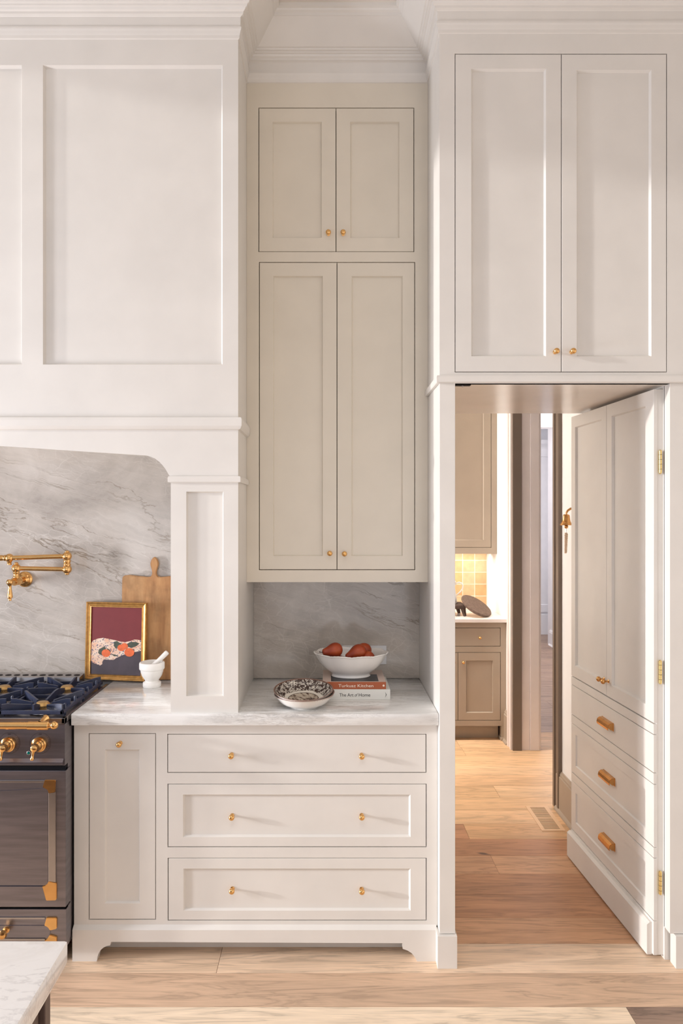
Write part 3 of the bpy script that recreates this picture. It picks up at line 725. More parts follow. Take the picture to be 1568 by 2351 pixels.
obj('frame', ring_profile(hw, PH, [(.0, .010), (0, -.008), (.003, -.010), (.006, -.009), (.008, -.0055), (.012, -.0045), (.015, -.006), (.018, -.0035), (.021, -.004), (.0225, 0), (.0225, .010), (0, .010)]), 'gold', pf, local=True)
cv = obj('canvas', B(-hw + .02, hw - .02, .001, .008, .02, PH - .02), 'maroon', pf, local=True)
# picture coordinates: zoom crop pixels -> local metres
def pc(u, v):   # in the 7.467x crop: canvas spans u 175..1035 , v 200..1370 (with shear)
    left = 215 - (v - 200) * .034; return (-hw + .0215 + (u - left) / 822 * (PWd - .043), PH - .0215 - (v - 200 - (u - 215) * .012) / 1165 * (PH - .043))
def flat(name, pts, mat, y):
    bm = bm_new(); prism(bm, [pc(*p) for p in pts], y - .0003, y + .0001); return obj(name, bm, mat, cv, local=True)
flat('painted_table', [(150, 1365), (995, 1378), (1012, 940), (900, 965), (700, 1030), (400, 1100), (180, 1130)], 'navycloth', .0008)
flat('painted_cloth', [(186, 1130), (190, 980), (196, 830), (240, 780), (310, 750), (400, 735), (500, 755), (600, 775), (680, 795), (760, 800), (830, 785), (900, 755), (960, 757), (1016, 770), (1010, 945), (900, 970), (800, 1000), (720, 1020), (640, 1060), (560, 1110), (480, 1112), (410, 1105), (380, 1140), (375, 1190), (340, 1212), (280, 1190), (215, 1165)], 'canvas_cloth', .0004)
leafs = [[(310, 990), (330, 930), (420, 880), (440, 920), (400, 1000), (372, 1035), (330, 1020)], [(440, 905), (500, 935), (520, 985), (470, 950)], [(515, 1005), (580, 1020), (655, 1045), (570, 1048)],
         [(570, 870), (575, 800), (620, 785), (670, 820), (705, 815), (650, 880), (600, 920)], [(785, 830), (830, 800), (930, 795), (985, 820), (930, 870), (850, 900), (800, 880)]]
for lf in leafs: flat('painted_leaf', lf, 'canvas_leaf', .0001)
for q_, (u, v, r_) in enumerate(((440, 998, 72), (690, 900, 62), (745, 870, 55), (820, 975, 80))):
    flat('painted_orange', [(u + r_ * math.cos(2 * PI * k / 20), v + r_ * .92 * math.sin(2 * PI * k / 20)) for k in range(20)], 'canvas_orange', -.0002 - q_ * .0003)
# mortar and pestle
mo = root('mortar', (-.743, 2.942, .9142), 'small white marble mortar in front of the picture and the board', 'mortar')
mp_ = [(0, 0), (.036, 0), (.0375, .003), (.0375, .018), (.035, .021), (.029, .023), (.0275, .027), (.033, .035), (.041, .047), (.046, .062), (.0475, .072), (.0475, .073), (.0515, .075), (.0525, .079), (.0525, .098), (.051, .103), (.048, .1045), (.044, .1035), (.042, .095), (.036, .075), (.022, .05), (0, .042)]
obj('cup', lathe(bm_new(), mp_, loc=(-.743, 2.942, .9142), n=40), 'stonewhite', mo, smooth=True, ang=50)
pe = root('pestle', (-.743, 2.942, .975), 'white marble pestle leaning to the right in the mortar', 'pestle')
a_, b_ = Vector((-.757, 2.935, .982)), Vector((-.680, 2.955, 1.058))
obj('rod', tube(bm_new(), [a_ + (b_ - a_) * t for t in (0, .06, .5, .93, .985, 1)], [.011, .0145, .0095, .0105, .0095, .006], 20), 'stonewhite', pe, smooth=True, ang=60)
# pot filler
pfl = root('pot_filler', (-1.342, YB, 1.353), 'polished brass folding pot filler tap mounted on the stone slab over the range', 'tap')
fx, fz = -1.342, 1.3535
obj('escutcheon', lathe(bm_new(), [(0, 0), (.034, 0), (.0345, .004), (.031, .009), (.027, .0115), (.0265, .015), (.021, .018), (.015, .024), (0, .024)], axis=(0, -1, 0), loc=(fx, YB, fz), n=32), 'brass', pfl, smooth=True)
obj('valve_body', lathe(bm_new(), [(.013, .02), (.012, .04), (.014, .05), (.0175, .058), (.0195, .07), (.0185, .08), (.014, .088), (.0135, .092), (.0175, .098), (.0185, .105), (.016, .113), (.011, .119), (.009, .128), (.009, .145), (0, .145)], axis=(0, -1, 0), loc=(fx, YB, fz), n=24), 'brass', pfl, smooth=True)
yl = 2.94
bm = lathe(bm_new(), [(0, .013), (.009, .012), (.0135, .006), (.0145, 0), (.0125, -.007), (.008, -.012), (.0065, -.018), (.0075, -.03), (.0105, -.05), (.0115, -.06), (.0105, -.066), (.006, -.069), (.0075, -.072), (.0065, -.077), (0, -.0795)], loc=(fx, yl, fz + .001), n=20)
obj('lever', bm, 'brass', pfl, smooth=True)
ya = 2.99; xa1 = -1.337; xj = X(154, ya / F)
bm = lathe(bm_new(), [(.012, 0), (.012, .012), (.0145, .016), (.0145, .02), (.0125, .023), (.0125, .034), (.0145, .037), (.0135, .042)], loc=(xa1, ya, fz), n=20)
ball(bm, (xa1, ya, fz + .056), .0195); ball(bm, (xa1, ya, fz + .076), .009, 1, 1, .7)
obj('riser', bm, 'brass', pfl, smooth=True)
z1_, z2_ = Z(1306.5, ya / F), Z(1276.5, ya / F)
obj('lower_arm', tube(bm_new(), [(xa1, ya, fz + .056), (xj, ya, z1_)], .0095, 16), 'brass', pfl, smooth=True)
bm = bm_new(); ball(bm, (xj, ya, z1_), .0198); ball(bm, (xj, ya, z2_), .0198)
lathe(bm, [(.013, .012), (.0155, .018), (.0155, .022), (.013, .025), (.0135, .029), (.0155, .032), (.0155, .036), (.013, .044)], loc=(xj, ya, z1_), n=20)
ball(bm, (xj, ya, z2_ + .0195), .0095, 1, 1, .6); ball(bm, (xj, ya, z1_ - .0195), .0095, 1, 1, .6)
obj('knuckle', bm, 'brass', pfl, smooth=True)
ze = Z(1280.5, ya / F); xe = X(21.5, ya / F)
obj('upper_arm', tube(bm_new(), [(xj, ya, z2_), (xe, ya, ze)], .0098, 16), 'brass', pfl, smooth=True)
bm = bm_new(); ball(bm, (xe, ya, ze), .0185); lathe(bm, [(0, -.03), (.009, -.03), (.01, -.026), (.008, -.022), (.01, -.018), (.012, -.012)], loc=(xe, ya, ze), n=16)
lathe(bm, [(.012, .012), (.0135, .016), (.0135, .02), (.011, .024), (.0125, .03), (.0125, .05), (.0105, .052), (.0105, .12), (.012, .125)], axis=(-1, 0, 0), loc=(xe, ya, ze), n=18)
tube(bm, [(xe - .12, ya, ze), (xe - .15, ya, ze - .005), (xe - .165, ya, ze - .03), (xe - .165, ya, ze - .09)], .0098, 14)
obj('spout', bm, 'brass', pfl, smooth=True)

# ================================================================ RANGE
rg = root('range', (-1.455, 2.75, 0), 'burnished steel cooking range with brass rail, brass knobs and brass corner fittings', 'range cooker')
RX0, RX1, RY, RB = -1.965, -.9445, 2.50, 3.055
sR = RY / F
def zr(py): return Z(py, sR)
obj('body', B(RX0 + .004, RX1 - .004, RY + .02, RB, .10, .868), 'black', rg)
obj('side_panel', B(RX1 - .0035, RX1 + .0002, RY + .03, RB, .08, .868), 'steel', rg)
obj('leg_base', B(RX0 + .05, RX1 - .05, RY + .06, RB - .05, 0, .10), 'black', rg)
obj('cooktop', (lambda bm: box(box(box(box(bm, RX0, RX1, RY, RY + .022, zr(1661), zr(1648.5), .0015), RX1 - .012, RX1, RY, 3.0, zr(1661), zr(1648.5), .0015), RX0, RX0 + .012, RY, 3.0, zr(1661), zr(1648.5), .0015), RX0 + .01, RX1 - .01, RY + .015, 3.0, zr(1661), zr(1648.5) - .012))(bm_new()), 'steel2', rg)
# raised perforated vent strip at the back
bm = bm_new(); prism(bm, [(2.985, .895), (2.985, .912), (2.993, .940), (3.05, .946), (3.055, .895)], RX0, -1.067, 'yz')
vs_ = obj('vent_strip', bm, 'steel2', rg)
for k in range(30):
    x = -1.089 - k * .0372
    if x < -1.93: break
    bm = bm_new(); lathe(bm, [(0, 0), (.0135, 0), (.0135, .0008), (0, .0008)], n=16, sy=.62)
    for v in bm.verts: v.co = Vector((x + v.co.x, 3.024 + v.co.y, .9435 + v.co.z + v.co.y * .105))
    obj('vent_slot', bm, 'slot', vs_)
# control panel
cp = obj('control_panel', B(RX0, RX1, RY + .001, RY + .02, zr(1757), zr(1662), .0012), 'steel', rg)
bm = bm_new(); prism(bm, [(RY - .012, zr(1752)), (RY - .012, zr(1748.5)), (RY - .009, zr(1748)), (RY + .004, zr(1739)), (RY + .004, zr(1754))], RX0 + .012, X(146, sR), 'yz')
obj('drip_lip', bm, 'steel', cp)
obj('panel_end', B(RX1 - .006, RX1 + .0005, RY, RY + .045, zr(1757), zr(1662)), 'steel', cp)
# brass towel rail
s_ = 2.445 / F; zrail = Z(1665.5, s_)
tr = obj('rail', tube(bm_new(), [(RX0 + .06, 2.445, zrail), (X(66, s_), 2.445, zrail)], .0128, 20), 'brass', rg, smooth=True)
obj('sleeve', tube(bm_new(), [(X(64, s_), 2.445, zrail), (X(65, s_), 2.445, zrail), (X(111, s_), 2.445, zrail), (X(112.5, s_), 2.445, zrail)], [.0128, .0148, .0148, .0125], 20), 'brass', tr, smooth=True)
obj('finial', ball(lathe(bm_new(), [(.0125, 0), (.0085, .002), (.0085, .008)], axis=(1, 0, 0), loc=(X(112, s_), 2.445, zrail), n=16), (X(124.3, s_), 2.445, zrail + .001), .0143), 'brass', tr, smooth=True)
bm = lathe(bm_new(), [(0, 0), (.0145, 0), (.0145, .006), (.010, .012), (.009, .055)], axis=(0, -1, 0), loc=(X(104, .00156), RY, zrail + .008), n=20)
obj('bracket', bm, 'brass', tr, smooth=True)
# knobs with levers
def range_knob(x, z):
    k = obj('control_knob', lathe(bm_new(), [(0, 0), (.027, 0), (.0275, .004), (.0265, .010), (.0225, .013), (.022, .018), (.0175, .022), (.017, .028), (.0125, .033), (.012, .040), (.0135, .046), (.0115, .052), (.006, .055), (0, .056)], axis=(0, -1, 0), loc=(x, RY, z), n=32), 'brass', rg, smooth=True)
    t0 = Vector((x - .002, RY - .047, z))
    obj('lever', tube(bm_new(), [t0 + Vector(p) for p in ((0, 0, -.008), (-.002, 0, -.020), (-.004, 0, -.031), (-.0045, 0, -.035), (-.005, 0, -.037), (-.0055, 0, -.041))], [.006, .0045, .0042, .0072, .0074, .006], 14), 'brass', k, smooth=True)
    bm = bm_new(); n = 40
    for r0, r1 in ((.0375, .0381),):
        A = [bm.verts.new((x + .002 + r0 * math.cos(2 * PI * q / n), RY + .0006, z + .003 + r0 * math.sin(2 * PI * q / n))) for q in range(n)]
        Bq = [bm.verts.new((x + .002 + r1 * math.cos(2 * PI * q / n), RY + .0006, z + .003 + r1 * math.sin(2 * PI * q / n))) for q in range(n)]
        for q in range(n): bm.faces.new((A[q], A[(q + 1) % n], Bq[(q + 1) % n], Bq[q]))
    for q in range(9):
        a = math.radians(50 - q * 14); box(bm, -.0015, .0015, -.0001, .0001, -.0004, .0004, mat=Matrix.Translation((x + .002 + .0335 * math.cos(a), RY + .0006, z + .003 + .0335 * math.sin(a))))
    obj('dial_ring', bm, 'slot', k)
    lettering(k, 'OFF', x - .0035, x + .0075, z + .031, .0055, RY + .0009, 'slot') if False else None
    me = text_mesh('OFF', .0065)
    for v in me.vertices: v.co = Vector((x - .004 + v.co.x, RY + .0007, z + .0325 + v.co.y))
    obj('lettering', me, 'slot', k)
for i in range(4): range_knob(X(90, .00156) + (-.111) * i, Z(1708.5, .00156))
gl = obj('indicator_lamp', lathe(bm_new(), [(0, 0), (.0075, 0), (.0075, .003), (.006, .004), (0, .004)], axis=(0, -1, 0), loc=(X(65.5, .00156), RY, Z(1728.5, .00156)), n=20), 'steel2', rg, smooth=True)
obj('lens', lathe(bm_new(), [(0, .004), (.0055, .004), (.005, .0055), (0, .0065)], axis=(0, -1, 0), loc=(X(65.5, .00156), RY, Z(1728.5, .00156)), n=16), 'green', gl, smooth=True)
# oven door
def corner(parent, pts, y=RY - .006):
    bm = bm_new(); prism(bm, [(X(a, sR), zr(b)) for a, b in pts], y, RY + .002)
    bmesh.ops.bevel(bm, geom=[e for e in bm.edges if len(e.link_faces) == 2 and e.calc_face_angle(0) > .9], offset=.0015, segments=2, affect='EDGES')
    return obj('corner_fitting', bm, 'brass', parent, label='polished brass corner fitting')
od = obj('oven_door', B(RX0, X(151, sR), RY, RY + .022, zr(2082), zr(1769), .0015), 'steel', rg)
obj('door_edge', B(X(151, sR) - .002, RX1, RY + .004, RY + .05, zr(2082), zr(1769)), 'steel', od)
mL = 2 * cxh
def trims(parent, ztop, zbot, wv=(112, 129), ht=(1790.5, 1796), hb=(2033, 2065)):
    bm = B(X(wv[0], sR), X(wv[1], sR), RY - .0045, RY + .001, zr(hb[1]), zr(ht[0]), .0015); obj('edge_bar', bm, 'steel2', parent)
    obj('edge_bar', B(mL - X(wv[1], sR), mL - X(wv[0], sR), RY - .0045, RY + .001, zr(hb[1]), zr(ht[0]), .0015), 'steel2', parent)
    obj('edge_bar', B(mL - X(wv[0], sR) , X(wv[0], sR), RY - .0035, RY + .001, zr(ht[1]), zr(ht[0]), .001), 'steel2', parent)
    obj('edge_bar', B(mL - X(wv[0], sR) , X(wv[0], sR), RY - .0045, RY + .001, zr(hb[1]), zr(hb[0]), .0015), 'steel', parent)
trims(od, 0, 0)
# raised arched field of the oven door
xr_, xl_ = X(111, sR), mL - X(111, sR)
top = [(xr_ + (xl_ - xr_) * k / 24, zr(1808) - .018 * (1 - math.cos((k / 24 - .5) * 2 * PI)) * 0 - .000 + (-.022 * (math.sin(k / 24 * PI)) ** 1.0 if False else -.0155 * math.sin(min(1, min(k, 24 - k) / 9) * PI / 2))) for k in range(25)]
bm = bm_new(); prism(bm, [(xl_, zr(2031)), (xr_, zr(2031))] + top, RY - .0022, RY + .001)
obj('arched_field', bm, 'steel', od)
corner(od, [(104, 1789), (128, 1789.5), (129, 1792), (128.5, 1816), (126, 1818), (113, 1820), (110, 1812), (106, 1809), (99, 1806)])
corner(od, [(113, 2021), (129.5, 2024), (131, 2028), (131, 2061), (129, 2065), (107, 2065.5), (98, 2033), (105, 2031), (110, 2027)])
# lower drawer
ld = obj('lower_drawer', B(RX0, X(152, sR), RY, RY + .022, .10, zr(2087), .0015), 'steel', rg)
obj('drawer_edge', B(X(152, sR) - .002, RX1, RY + .004, RY + .05, .10, zr(2087)), 'steel', ld)
obj('edge_bar', B(mL - X(104, sR), X(104, sR), RY - .0035, RY + .001, zr(2109), zr(2104.5), .001), 'steel2', ld)
obj('edge_bar', B(mL - X(104, sR), X(104, sR), RY - .0035, RY + .001, zr(2158), zr(2153), .001), 'steel2', ld)
bm = bm_new(); xe_ = X(116, sR); n = 12
pl = [(mL - xe_, zr(2151)), (mL - xe_, zr(2124))] + [(xe_ - .016, zr(2124))] + [(xe_ - .016 + .016 * math.sin(a), zr(2137.5) + .021 * math.cos(a)) for a in [PI * k / n for k in range(1, n)]] + [(xe_ - .016, zr(2151))]
prism(bm, pl, RY - .0022, RY + .001); obj('raised_field', bm, 'steel', ld)
corner(ld, [(108, 2104.5), (129, 2104.5), (131.5, 2107), (131.5, 2128), (129, 2131), (115.5, 2134), (112, 2128), (108, 2125), (103, 2123), (105, 2115)])
corner(ld, [(115.5, 2144), (130, 2148), (131.5, 2150), (131.5, 2172), (129, 2175), (104, 2175), (103, 2158), (109, 2154)])
bm = lathe(bm_new(), [(0, 0), (.012, 0), (.012, .003), (.006, .006), (.0055, .018), (.012, .022), (.0155, .03), (.013, .038), (.006, .042), (0, .043)], axis=(0, -1, 0), loc=(X(14, .00156), RY, Z(2135, .00156)), n=24)
obj('drawer_knob', bm, 'brass', ld, smooth=True)
# burners and grates
def burner(x, y, R):
    b = obj('burner', lathe(bm_new(), [(R * 1.75, 0), (R * 1.6, .006), (R * 1.15, .012), (R, .014), (R, .016)], loc=(x, y, .902), n=32), 'steel2', rg, smooth=True)
    obj('burner_cap', lathe(bm_new(), [(R, .014), (R * 1.03, .015), (R * 1.03, .026), (R * .96, .029), (R * .75, .036), (R * .7, .0365), (0, .0365)], loc=(x, y, .902), n=32), 'burner', b, smooth=True, ang=30)
    bm = bm_new()
    for k in range(28):
        a = 2 * PI * k / 28; box(bm, -.0012, .0012, -.0014, .0014, -.0014, .0014, mat=Matrix.Translation((x + R * 1.03 * math.cos(a), y + R * 1.03 * math.sin(a), .9225)) @ Matrix.Rotation(a, 4, 'Z'))
    obj('flame_port', bm, 'slot', b, kind='stuff')
gy0, gy1 = 2.528, 2.975
def finger(bm, p, q, z0, ha, hb, t=.0075):
    """blade from p (on the frame, height ha) to q (tip, height hb)"""
    p, q = Vector(p), Vector(q); d = (q - p).normalized(); n_ = Vector((-d.y, d.x)) * t / 2
    vs = []
    for (pt, h0, h1) in ((p, z0, z0 + ha), (p + d * .018, z0, z0 + ha), (q, z0 + hb * .25, z0 + hb)):
        vs.append([bm.verts.new((pt.x + s_ * n_.x, pt.y + s_ * n_.y, h)) for s_, h in ((-1, h0), (1, h0), (1, h1), (-1, h1))])
    for A, Bq in zip(vs, vs[1:]):
        for k in range(4): bm.faces.new((A[k], A[(k + 1) % 4], Bq[(k + 1) % 4], Bq[k]))
    bm.faces.new(vs[0][::-1]); bm.faces.new(vs[-1])
GZ = .916
def grate(x0, x1, bx):
    bm = bm_new(); t = .011
    for a in ((x0, x1, gy0, gy0 + t), (x0, x1, gy1 - t, gy1), (x0, x0 + t, gy0, gy1), (x1 - t, x1, gy0, gy1), (x0, x1, (gy0 + gy1) / 2 - t / 2, (gy0 + gy1) / 2 + t / 2)): box(bm, a[0], a[1], a[2], a[3], GZ, GZ + .014, .002)
    gr = obj('grate', bm, 'iron', rg, label='navy cast iron pan grate')
    for x in (x0 + t / 2, x1 - t / 2):
        for y in (gy0 + .03, (gy0 + gy1) / 2, gy1 - .03):
            obj('foot', lathe(bm_new(), [(.004, 0), (.007, .014), (.006, .02)], loc=(x, y, .902), n=8), 'iron', gr)
    my = (gy0 + gy1) / 2
    for by, ya_, yb_ in ((2.618, gy0, my), (2.862, my, gy1)):
        r = .036; hh = .034
        for p, q in (((x0 + t / 2, by), (bx - r, by)), ((x1 - t / 2, by), (bx + r, by)), ((bx, ya_ + t / 2 if ya_ == gy0 else ya_), (bx, by - r * .9)), ((bx, yb_ - t / 2 if yb_ == gy1 else yb_), (bx, by + r * .9)),
                     ((x1 - t / 2, ya_ + .012), (bx + r * .85, by - r * .85)), ((x0 + t / 2, ya_ + .012), (bx - r * .85, by - r * .85)), ((x1 - t / 2, yb_ - .012), (bx + r * .85, by + r * .85)), ((x0 + t / 2, yb_ - .012), (bx - r * .85, by + r * .85))):
            fb_ = bm_new(); finger(fb_, p, q, GZ, hh, hh * .62); obj('finger', fb_, 'iron', gr)
        for yy_ in (by - .055, by + .05):
            obj('stud', lathe(bm_new(), [(.0055, 0), (.005, .016), (.003, .020), (0, .021)], loc=(x1 - t / 2, yy_, GZ + .012), n=10), 'iron', gr, smooth=True)
cells = [(-1.195, -.962, -1.072), (-1.452, -1.203, -1.33), (-1.707, -1.458, -1.585), (-1.950, -1.713, -1.84)]
for i, (a, b, c_) in enumerate(cells):
    grate(a, b, c_)
    for by in (2.618, 2.862): burner(c_, by, .027 if i else .0265)

# ================================================================ ISLAND (near corner of it)
isl = root('kitchen_island', (-1.5, .4, 0), 'kitchen island corner with pale marble top and dark brown painted body', 'island')
obj('marble_top', B(-2.6, -.447, -.6, 1.2, H - .777, .914, .006), 'island_marble', isl, smooth=True)
obj('body', B(-2.5, -.482, -.5, 1.165, .02, H - .7775), 'island_wood', isl)
obj('corner_post', B(-.492, -.4665, 1.150, 1.172, 0, H - .7775, .002), 'island_wood', isl)
obj('side_board', B(-.484, -.474, -.5, 1.142, .1, H - .79, .002), 'island_wood', isl)

# ================================================================ HIDDEN DOOR (opened into the passage)
dr = root('door_1', (1.204, 2.577, 0), 'concealed door faced like a cabinet with drawers and brass pulls, standing open into the passage', None, kind='structure')
dr.rotation_euler = (0, 0, math.atan2(-.758, .040)); W_ = .7590
def df(name, mat, u0, u1, z0, z1, **k):   # u measured from the hinge
    return front(name, dr, mat, -u1, -u0, z0, z1, 0, local=True, **k)
obj('core', B(-W_, -.001, .0125, .040, .012, 2.105, .001), 'paint', dr, local=True)
bz = [(.868, 2.105), (.686, .827), (.411, .643), (.139, .370)]
gg = .0026
dl = df('leaf_door', 'paint', .0, .3865 - gg / 2, .868 + gg, 2.105, th=.0125, inset=(-.3865 + .048, -.060, .925, 2.052), rec=.0105, ch=.004)
dl2 = df('leaf_door', 'paint', .3865 + gg / 2, W_, .868 + gg, 2.105, th=.0125, inset=(-W_ + .045, -.3865 - .048, .925, 2.052), rec=.0105, ch=.004)
obj('rail', B(-W_, 0, .0, .0125, .829, .866, .0008), 'paint', dr, local=True)
obj('rail', B(-W_, 0, .0, .0125, .645, .684, .0008), 'paint', dr, local=True)
obj('rail', B(-W_, 0, .0, .0125, .372, .409, .0008), 'paint', dr, local=True)
obj('rail', B(-W_, 0, .0, .0125, .012, .137, .0008), 'paint', dr, local=True)
fr = [df('drawer_front', 'paint', 0, W_, .686 + .001, .827 - .001, th=.0125),
      df('drawer_front', 'paint', 0, W_, .411 + .001, .643 - .001, th=.0125, inset=(-W_ + .05, -.060, .452, .601), rec=.006, ch=.004),
      df('drawer_front', 'paint', 0, W_, .139 + .001, .370 - .001, th=.0125, inset=(-W_ + .05, -.060, .186, .327), rec=.006, ch=.004)]
bm = bm_new(); prism(bm, [(-.019, .008), (0, .008), (0, .128), (-.008, .128), (-.019, .119)], -W_ - .004, -.012, 'yz')
obj('skirting', bm, 'paint', dr, local=True)
KC = knob_mesh(.0115, .034, 'knob_copper'); KC.materials.append(M['copper'])
knob(dl, -.366, 0, .936, KC, local=True); knob(dl2, -.408, 0, .936, KC, local=True)
def pull_mesh():
    """library cup pull: back plate, half-octagonal shell open below, end caps"""
    bm = bm_new(); L = .052
    box(bm, -L - .003, L + .003, -.0022, 0, -.017, .017, .0008)
    sec = [(-.0022, .016), (-.014, .0155), (-.0235, .008), (-.0265, -.004), (-.025, -.013), (-.0225, -.0125), (-.0235, -.004), (-.021, .006), (-.0125, .0125), (-.0022, .013)]
    A = [bm.verts.new((-L, a, b)) for a, b in sec]; Bq = [bm.verts.new((L, a, b)) for a, b in sec]; n = len(sec)
    for k in range(n): bm.faces.new((A[k], A[(k + 1) % n], Bq[(k + 1) % n], Bq[k]))
    bm.faces.new(A[::-1]); bm.faces.new(Bq)
    for sx in (-1, 1):
        prism(bm, [(a, b) for a, b in ((-.0022, .0145), (-.014, .014), (-.022, .007), (-.024, -.004), (-.013, -.012), (-.0022, -.014))], sx * L - .0015, sx * L + .0015, 'yz')
    return finish(bm, 'cup_pull')
CP = pull_mesh(); CP.materials.append(M['copper'])
for f_, zz_, rc in zip(fr, (.756, .527, .256), (0, .006, .006)): obj('cup_pull', CP, None, f_, loc=(-.372, rc, zz_), local=True)
def hinge(zc):
    h = obj('hinge', lathe(bm_new(), [(0, -.046), (.003, -.044), (.0058, -.041), (.0058, .041), (.003, .044), (0, .046)], loc=(1.2265, 2.572, zc), n=16), 'brass2', dr, smooth=True, label='pale brass butt hinge')
    for q in (-.027, -.009, .009, .027): obj('knuckle_joint', lathe(bm_new(), [(.0059, -.0006), (.0061, -.0004), (.0061, .0004), (.0059, .0006)], loc=(1.2265, 2.572, zc + q), n=16), 'slot', h)
for zc in (1.836, 1.060, .282): hinge(zc)

# ================================================================ PANTRY
XW = 1.286
bm = B(XW, XW + .13, 3.06, 3.93, 0, 2.9)      # right wall, near part
box(bm, XW, XW + .13, 4.83, 5.75, 0, 2.9); box(bm, XW, XW + .13, 3.93, 4.83, 2.62, 2.9)
wr = struct('wall_pantry_right', bm, 'wall', 'bright white pantry wall with a doorway to the hall')
wb = struct('wall_pantry_back', B(-1.5, XW, 5.66, 5.76, 0, 2.9), 'wall', 'white wall behind the pantry cabinets')
obj('grout_bed', B(.55, X(1117, .00353), 5.6475, 5.66, .88, 1.36), 'grout', wb)
for r_ in range(5):
    for c_ in range(6):
        x1 = X(1117, .00353) - c_ * .0975; z1 = Z(1286.5, .00353) + .0965 - r_ * .0965 + .0
        if z1 - .0955 < .87: z0_ = .885
        else: z0_ = z1 - .0915
        me = B(-.0456, .0456, -.004, .004, -(z1 - z0_) / 2, (z1 - z0_) / 2, .0015)
        o = obj('tile', me, 'tile', wb, loc=(x1 - .0475, 5.650 + random.uniform(-.001, .001), (z1 + z0_) / 2)); o.rotation_euler = (random.uniform(-.012, .012), 0, random.uniform(-.012, .012))
struct('wall_pantry_left', B(-1.6, -1.5, 3.2, 5.76, 0, 2.9), 'wall', 'white pantry wall on the hidden side')
struct('ceiling_pantry', B(-1.6, 1.42, 3.2, 5.76, 2.9, 2.96), 'wall', 'white pantry ceiling')
# skirting boards
def skirt(name, path, h, mat, lab):
    pr = [(0, 0), (.018, 0), (.030 if h > .15 else .018, .001), (.028, .010), (.020, .020), (.018, .022), (.0175, h - .03), (.013, h - .026), (.014, h - .016), (.009, h - .008), (.006, h), (0, h)]
    return struct(name, sweep(path, pr), mat, lab)
skirt('baseboard_right', [(XW, 4.0 - .12), (XW, 3.07)], .225, 'taupe', 'tall taupe skirting board on the pantry wall beneath the bell')
skirt('baseboard_back', [(XW, 5.6), (XW, 4.93)], .225, 'taupe', 'short taupe skirting board beside the pantry cabinet')
# doorway casings and jamb
bm = bm_new()
for (a, b, x) in ((4.835, 4.86, .020), (4.86, 4.90, .014), (4.90, 4.93, .021)): box(bm, XW - x, XW, a, b, 0, 2.72, .001)
struct('trim_4', bm, 'lilac', 'moulded casing on the far side of the pantry doorway, coloured pale as sunlit')  # sunlight on this casing put into its pale colour
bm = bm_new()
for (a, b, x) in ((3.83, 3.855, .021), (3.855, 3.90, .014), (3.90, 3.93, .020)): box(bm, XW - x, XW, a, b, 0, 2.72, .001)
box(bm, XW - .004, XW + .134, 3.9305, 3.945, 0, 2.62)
struct('trim_5', bm, 'shaded_taupe', 'taupe casing on the near side of the pantry doorway, coloured as in shade')
s_ = .00302; yj = 4.829
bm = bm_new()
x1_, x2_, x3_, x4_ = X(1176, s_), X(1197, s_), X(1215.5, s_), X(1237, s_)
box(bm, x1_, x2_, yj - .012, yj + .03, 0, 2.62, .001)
j6 = struct('trim_6', bm, 'shaded_taupe', 'taupe jamb of the pantry doorway, coloured as in shade')
bm = B(x2_ + .0005, x3_, yj - .004, yj + .03, 0, 2.62, .002); box(bm, x3_ + .001, x4_, yj - .010, yj + .03, 0, 2.62, .003); box(bm, x4_, x4_ + .012, yj - .004, yj + .2, 0, 2.62)
struct('trim_7', bm, 'lilac', 'pale stepped door lining beyond the pantry doorway')
bm = B(XW - .02, XW + .13, 3.93, 4.83, 2.60, 2.62); struct('trim_8', bm, 'lilac', 'head lining of the pantry doorway')
# hall beyond
bm = B(2.76, 2.86, 3.2, 8.65, 0, 3.0); box(bm, 2.76, 4.2, 8.65, 8.75, 0, 3.0)
struct('wall_hall_right', bm, 'hallwhite', 'white hall wall seen through the pantry doorway')
skirt('baseboard_hall', [(2.76, 8.65), (2.76, 3.3)], .19, 'hallwhite', 'white skirting board of the hall wall')
struct('wall_hall_back', B(1.2, 4.2, 9.7, 9.8, 0, 3.0), 'hallwhite', 'white end wall of the hall')
struct('wall_hall_left', B(1.42, 1.52, 5.0, 9.7, 0, 3.0), 'hallwhite', 'white wall on the other side of the hall')
struct('ceiling_hall', B(1.42, 4.2, 3.2, 9.8, 3.0, 3.05), 'hallwhite', 'white hall ceiling')
bm = B(1.52, 2.76, 6.5, 6.62, 2.44, 3.0); struct('trim_9', bm, 'hallwhite', 'white beam casing across the hall')
hc = root('hall_cupboard', (2.75, 9.6, 0), 'pale tall panelled cupboard at the far end of the hall', 'cupboard')
hx0, hx1 = 2.40, 3.12
obj('body', B(hx0, hx1, 9.42, 9.685, .0, 2.62), 'hallwhite', hc)
for a, b in ((hx0 + .01, 2.735), (2.745, hx1 - .01)):
    front('door', hc, 'hallwhite', a, b, .30, 2.5, 9.398, inset=(a + .08, b - .08, .40, 2.4), rec=.012, ch=.006)
obj('plinth', B(hx0 - .01, hx1 + .01, 9.385, 9.42, .0, .27, .004), 'hallwhite', hc)
obj('cornice', sweep([(hx0, 9.685), (hx0, 9.42), (hx1, 9.42), (hx1, 9.685)], [(0, 2.5), (.02, 2.5), (.03, 2.53), (.06, 2.57), (.07, 2.62), (0, 2.62)]), 'hallwhite', hc)
